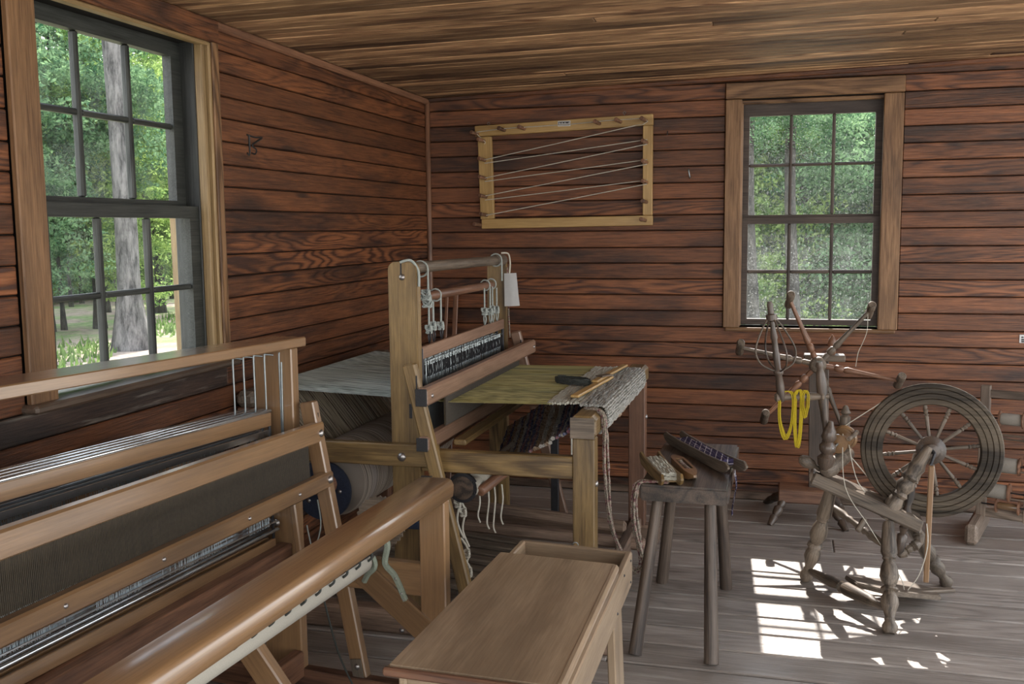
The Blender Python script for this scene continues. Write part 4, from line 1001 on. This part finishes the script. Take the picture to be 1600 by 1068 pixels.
for k_ in range(12):
    a = 2*math.pi*(k_+.28)/12; u = wm.to_3x3() @ Vector((math.cos(a), math.sin(a), 0))
    lathe('spoke', WC+u*.05, WC+u*(RI+.002), [(0, .006), (.1, .0065), (.5, .0075), (.60, .0085), (.64, .006), (.68, .0105), (.72, .006), (.80, .0105), (.84, .0065), (.88, .009), (1, .005)], 'grey', sw, 12)
rod('axle', WC-wn*.11, WC+wn*.11, .008, 'iron', sw)
up_prof = [(0, .022), (.10, .030), (.22, .036), (.3, .026), (.34, .034), (.38, .026), (.46, .038), (.54, .026), (.58, .034), (.62, .026), (.72, .034), (.8, .024), (.9, .022), (1, .014)]
turned((2.50, -1.55, .37), (2.665, -1.515, .665), up_prof, 'grey', sw, 'wheel_upright')
turned((2.545, -1.36, .35), (2.70, -1.32, .665), up_prof, 'grey', sw, 'wheel_upright')
# crank, footman
tube('crank', [WC+wn*.10, WC+wn*.125, WC+wn*.125+Vector((-.012, 0, -.045)), WC+wn*.14+Vector((-.012, 0, -.045))], .006, 'iron', sw, 8, smooth=False)
bar('footman', (2.668, -1.565, .60), (2.672, -1.50, .10), .022, .012, 'tan', sw)
turned((2.62, -1.51, .62), (2.565, -1.50, .21), [(0, .006), (.3, .014), (.4, .02), (.5, .012), (.55, .019), (.7, .012), (.72, .018), (.78, .011), (.8, .02), (.95, .018), (1, .01)], 'darkwood', sw, 'turned_rod')
turned((2.565, -1.50, .205), (2.65, -1.45, .25), bal(.022, 1), 'grey', sw, 'turned_stub'); turned((2.65, -1.45, .24), (2.632, -1.42, .36), bal(.022, 1), 'grey', sw, 'turned_stub')
rod('peg', (2.425, -1.57, .37), (2.395, -1.60, .325), .013, 'grey', sw)
# mother-of-all, maidens, flyer, tension screw
turned((2.265, -1.52, .545), (2.165, -1.56, .605), [(0, .008), (.2, .012), (.35, .008), (.5, .020), (.75, .026), (.92, .018), (1, .006)], 'grey', sw, 'tension_knob')
turned((2.265, -1.57, .55), (2.37, -1.38, .60), [(0, .014), (.03, .026), (.25, .036), (.3, .024), (.34, .034), (.6, .030), (.64, .022), (.68, .032), (.95, .028), (1, .014)], 'grey', sw, 'mother_of_all')
turned((2.265, -1.56, .56), (2.285, -1.55, .76), [(0, .016), (.1, .03), (.25, .036), (.33, .02), (.4, .032), (.5, .034), (.58, .02), (.66, .03), (.8, .026), (.9, .016), (1, .01)], 'darkwood', sw, 'maiden')
turned((2.345, -1.40, .58), (2.350, -1.39, .80), [(0, .014), (.15, .026), (.3, .018), (.36, .026), (.6, .020), (.78, .022), (.82, .012), (.86, .022), (.92, .014), (.96, .012), (1, .006)], 'grey', sw, 'maiden')
fc = Vector((2.33, -1.47, .665)); fd = Vector((.35, 1, .1)).normalized()
rod('spindle', fc-fd*.12, fc+fd*.10, .005, 'steel', sw, 8)
lathe('bobbin', fc-fd*.05, fc+fd*.04, [(0, .012), (.02, .040), (.10, .040), (.12, .018), (.5, .026), (.88, .018), (.9, .040), (.98, .040), (1, .012)], 'tan', sw, 26)
lathe('whorl', fc+fd*.045, fc+fd*.062, [(0, .045), (.35, .05), (.5, .042), (.65, .052), (1, .045)], 'tan', sw, 28)
sidev = fd.cross(Vector((0, 0, 1))).normalized()
fu = (Vector((0, 0, 1))*.5+sidev*.86).normalized()
tube('flyer', [fc-fd*.06+fu*.055, fc-fd*.0+fu*.062, fc+fd*.05+fu*.058, fc+fd*.075+fu*.03, fc+fd*.08, fc+fd*.075-fu*.03, fc+fd*.05-fu*.058, fc+fd*0-fu*.062, fc-fd*.06-fu*.055], .0085, 'grey', sw, 8)
ring = [fc-fd*.0+Vector((math.cos(a)*.055, -.03, math.sin(a)*.055)) for a in [2*math.pi*i/22 for i in range(22)]]
# distaff support, arm, lantern distaff
turned((2.285, -1.52, .56), (2.235, -1.53, 1.0), [(0, .012), (.05, .020), (.2, .018), (.24, .011), (.26, .020), (.29, .012), (.31, .022), (.34, .012), (.40, .012), (.60, .018), (.78, .022), (.88, .018), (.94, .012), (.96, .017), (1, .012)], 'darkwood', sw, 'distaff_post')
turned((2.275, -1.53, .86), (2.062, -1.55, .85), [(0, .012), (.08, .012), (.1, .020), (.13, .02), (.15, .013), (.4, .018), (.6, .017), (.64, .011), (.78, .013), (.9, .016), (.96, .02), (1, .012)], 'grey', sw, 'distaff_arm')
D0, D1 = Vector((2.092, -1.55, .835)), Vector((2.035, -1.56, 1.245))
turned(D0, D1, [(0, .010), (.04, .016), (.16, .017), (.26, .013), (.28, .02), (.31, .02), (.33, .012), (.48, .015), (.5, .012), (.62, .012), (.64, .015), (.74, .010), (.8, .010), (.815, .022), (.87, .022), (.88, .012), (.97, .012), (1, .008)], 'darkwood', sw, 'distaff')
dv = (D1-D0); lo_, hi_ = D0+dv*.31, D0+dv*.84
for k_ in range(4):
    a = k_*math.pi/2+.5; u = Vector((math.cos(a), math.sin(a), 0))
    tube('cage_hoop', [hi_+u*.012, hi_+u*.045-dv*.10, lo_+u*.088+dv*.22, lo_+u*.075+dv*.08, lo_+u*.03+dv*.01, lo_+u*.014], .0038, 'darkwood' if k_ % 2 else 'grey', sw, 8)
# drive band and threads
Wt = WC+(wm.to_3x3() @ Vector((math.cos(2.45), math.sin(2.45), 0)))*RO; Wb = WC+(wm.to_3x3() @ Vector((math.cos(3.75), math.sin(3.75), 0)))*RO
band = [WC+(wm.to_3x3() @ Vector((math.cos(a), math.sin(a), 0)))*(RO-.001) for a in [(-2.53+i*(2.0+2.53)/40) for i in range(41)]]
if True:
    tang = [WC+(wm.to_3x3() @ Vector((math.cos(a), math.sin(a), 0)))*(RO-.001) for a in (2.0, -2.2)]
    wf = fc+fd*.054
    pts = [tang[0], wf+Vector((0, 0, .05)), wf+Vector((-.045, 0, .0)), wf+Vector((0, 0, -.05)), tang[1]]
    multi('drive_band', [(pts, .0022), (band, .0022)], 'cord', sw, 6, None, False)
tube('thread', [(2.335, -1.50, .70), (2.345, -1.58, .50), (2.44, -1.62, .35), (2.56, -1.58, .15), (2.585, -1.55, .08)], .0016, 'cord', sw, 5)
tube('thread', [(2.66, -1.55, .36), (2.665, -1.56, .27), (2.64, -1.55, .15), (2.60, -1.54, .075)], .0022, 'cord', sw, 5)
tube('thread', [(2.36, -1.44, .66), (2.40, -1.50, .50), (2.50, -1.53, .40)], .002, 'cord', sw, 5)
# yellow skein
q = random.Random(4); tubes = []
def loop(xc, z0, z1, wd_, n, yy):
    for i in range(n):
        dx, dz, dy = q.uniform(-.006, .006), q.uniform(-.012, .012), q.uniform(-.006, .006)
        tubes.append(([(xc-wd_+dx, yy+dy, z0+dz*.3), (xc-wd_+dx, yy-.018+dy, (z0+z1)/2), (xc-wd_*.6+dx, yy-.016+dy, z1+.03+dz), (xc+dx, yy-.014+dy, z1+dz), (xc+wd_*.6+dx, yy-.016+dy, z1+.03+dz), (xc+wd_+dx, yy-.018+dy, (z0+z1)/2), (xc+wd_+dx, yy+dy, z0+dz*.3), (xc+dx, yy+dy*.3, z0+.016), (xc-wd_+dx, yy+dy, z0+dz*.3)], .0017))
loop(2.108, .862, .690, .026, 12, -1.552); loop(2.155, .868, .655, .012, 16, -1.552); loop(2.182, .868, .78, .010, 6, -1.552)
o = multi('yarn_skein', tubes, 'yarn', None, 5, None, True); tag(o, 'bright yellow yarn skein hanging from the distaff arm of the spinning wheel', 'yarn')

# ------------------------------------------------------------------ CLOCK REEL behind the wheel
cr = empty('yarn_reel', (2.27, -.33, 0)); tag(cr, 'six armed yarn winding reel on a plank post, behind the spinning wheel', 'yarn reel')
bar('post', (2.285, -.33, .12), (2.27, -.33, .865), .10, .035, 'darkwood', cr, (0, -1, 0), .003)
box('head', (2.195, -.385, .85), (2.40, -.28, .882), 'grey', cr, .004)
lathe('finial', (2.335, -.33, .882), (2.335, -.33, .985), [(0, .016), (.15, .02), (.25, .01), (.5, .022), (.75, .02), (.92, .008), (1, .003)], 'red', cr)
box('base_block', (2.08, -.42, .10), (2.36, -.26, .175), 'red', cr, .006)
for p, q_ in (((2.12, -.30, .13), (2.01, -.06, .0)), ((2.33, -.38, .13), (2.42, -.52, 0)), ((2.12, -.38, .13), (2.04, -.50, 0)), ((2.34, -.27, .13), (2.42, -.10, 0))):
    lathe('leg', p, q_, [(0, .014), (.3, .022), (.38, .016), (.45, .026), (.6, .022), (.68, .014), (.74, .022), (1, .014)], 'darkwood', cr)
rc = Vector((2.262, -.47, .845))
rod('axle', rc+Vector((0, .14, 0)), rc-Vector((0, .03, 0)), .014, 'grey', cr)
lathe('hub', rc+Vector((0, .03, 0)), rc-Vector((0, .03, 0)), [(0, .03), (.2, .042), (.8, .042), (1, .03)], 'grey', cr, 24)
armp = [(0, .014), (.18, .014), (.2, .010), (.22, .018), (.30, .018), (.32, .011), (.36, .018), (.44, .014), (.62, .011), (.9, .010), (1, .009)]
for k_, (px, pz) in enumerate(((1.875, .925), (2.118, 1.175), (2.505, 1.125), (2.655, .775), (2.40, .50), (2.005, .565))):
    e = Vector((px, -.47, pz)); a_ = lathe('reel_arm', rc, e, armp, 'red' if k_ % 2 else 'grey', cr)
    cyl = lathe('crosspiece', e+Vector((-.006, .055, -.034)), e-Vector((-.006, .055, -.034)), [(0, .016), (.05, .021), (.35, .021), (.5, .016), (.65, .021), (.95, .021), (1, .016)], 'grey', cr)
tube('loose_thread', [(2.49, -.54, 1.11), (2.488, -.545, 1.03), (2.47, -.54, .97), (2.45, -.54, .92), (2.44, -.54, .85)], .0016, 'cord', cr, 5)

# ------------------------------------------------------------------ BOBBIN RACK at the right
rk = empty('bobbin_rack', (3.3, -.5, 0)); tag(rk, 'wooden bobbin rack with wound spools at the right edge', 'rack')
dr = Vector((1, -.42, 0)).normalized()
R0 = Vector((3.065, -.40, 0))
RP = lambda s, z, o_=0: R0+dr*s+Vector((0, o_, z))
for s, w_, zt in ((0, .045, .755), (.215, .045, .75), (.62, .045, .75)):
    bar('post', RP(s, .085), RP(s, zt), .028, w_, 'rackwood', rk, dr, .003)
bar('top_rail', RP(0, .715), RP(.75, .715), .022, .04, 'rackwood', rk)
bar('bottom_rail', RP(-.02, .115), RP(.75, .115), .022, .045, 'rackwood', rk)
for s in (-.01, .62):
    c0 = RP(s, .0)
    bar('foot', (c0.x-.07, -.62, .05), (c0.x+.06, -.20, .05), .06, .10, 'rackwood', rk, bev=.015)
spm = {'pale': 'cord', 'wood': 'red'}
def spool(s, z, L, rr, fr, wm_, label, o_=-.03):
    p0, p1 = RP(s-L/2, z, o_), RP(s+L/2, z, o_); root = empty('spool', (p0+p1)/2); tag(root, label, 'spool', 'spools on the bobbin rack')
    lathe('bobbin', p0, p1, [(0, fr*.85), (.02, fr), (.07, fr), (.09, .012), (.91, .012), (.93, fr), (.98, fr), (1, fr*.85)], 'red', root, 24)
    a, b = p0.lerp(p1, .095), p0.lerp(p1, .905)
    lathe('wound_thread', a, b, [(0, rr*.9), (.1, rr), (.9, rr), (1, rr*.9)], wm_, root, 24)
spool(.115, .60, .115, .029, .040, 'spoolthread', 'uppermost spool on the rack, wound with grey thread')
spool(.115, .37, .10, .038, .045, 'spoolthread', 'middle spool on the rack, wound with pale thread')
spool(.06, .235, .13, .036, .045, 'spoolthread', 'large pale spool low on the rack, partly behind the wheel')
spool(.115, .165, .11, .018, .036, 'tan', 'lowest nearly empty spool on the bobbin rack')
for z in (.52, .50, .345, .205): rod('spindle_rod', RP(-.005, z, -.03), RP(.62, z, -.03), .005, 'rackwood', rk, 8)
for z, s in ((.60, .33), (.45, .31), (.33, .32), (.22, .31)): spool(s, z, .10, .024, .038, 'spoolthread' if z > .4 else 'tan', 'spool at the right edge of the rack, %s' % ('wound pale, upper' if z == .60 else 'wound pale, lower' if z == .45 else 'bare wood, upper' if z == .33 else 'bare wood, lowest'))
for z in (.60, .37, .235, .165): rod('spindle_rod', RP(-.005, z, -.03), RP(.62, z, -.03), .004, 'iron', rk, 8)
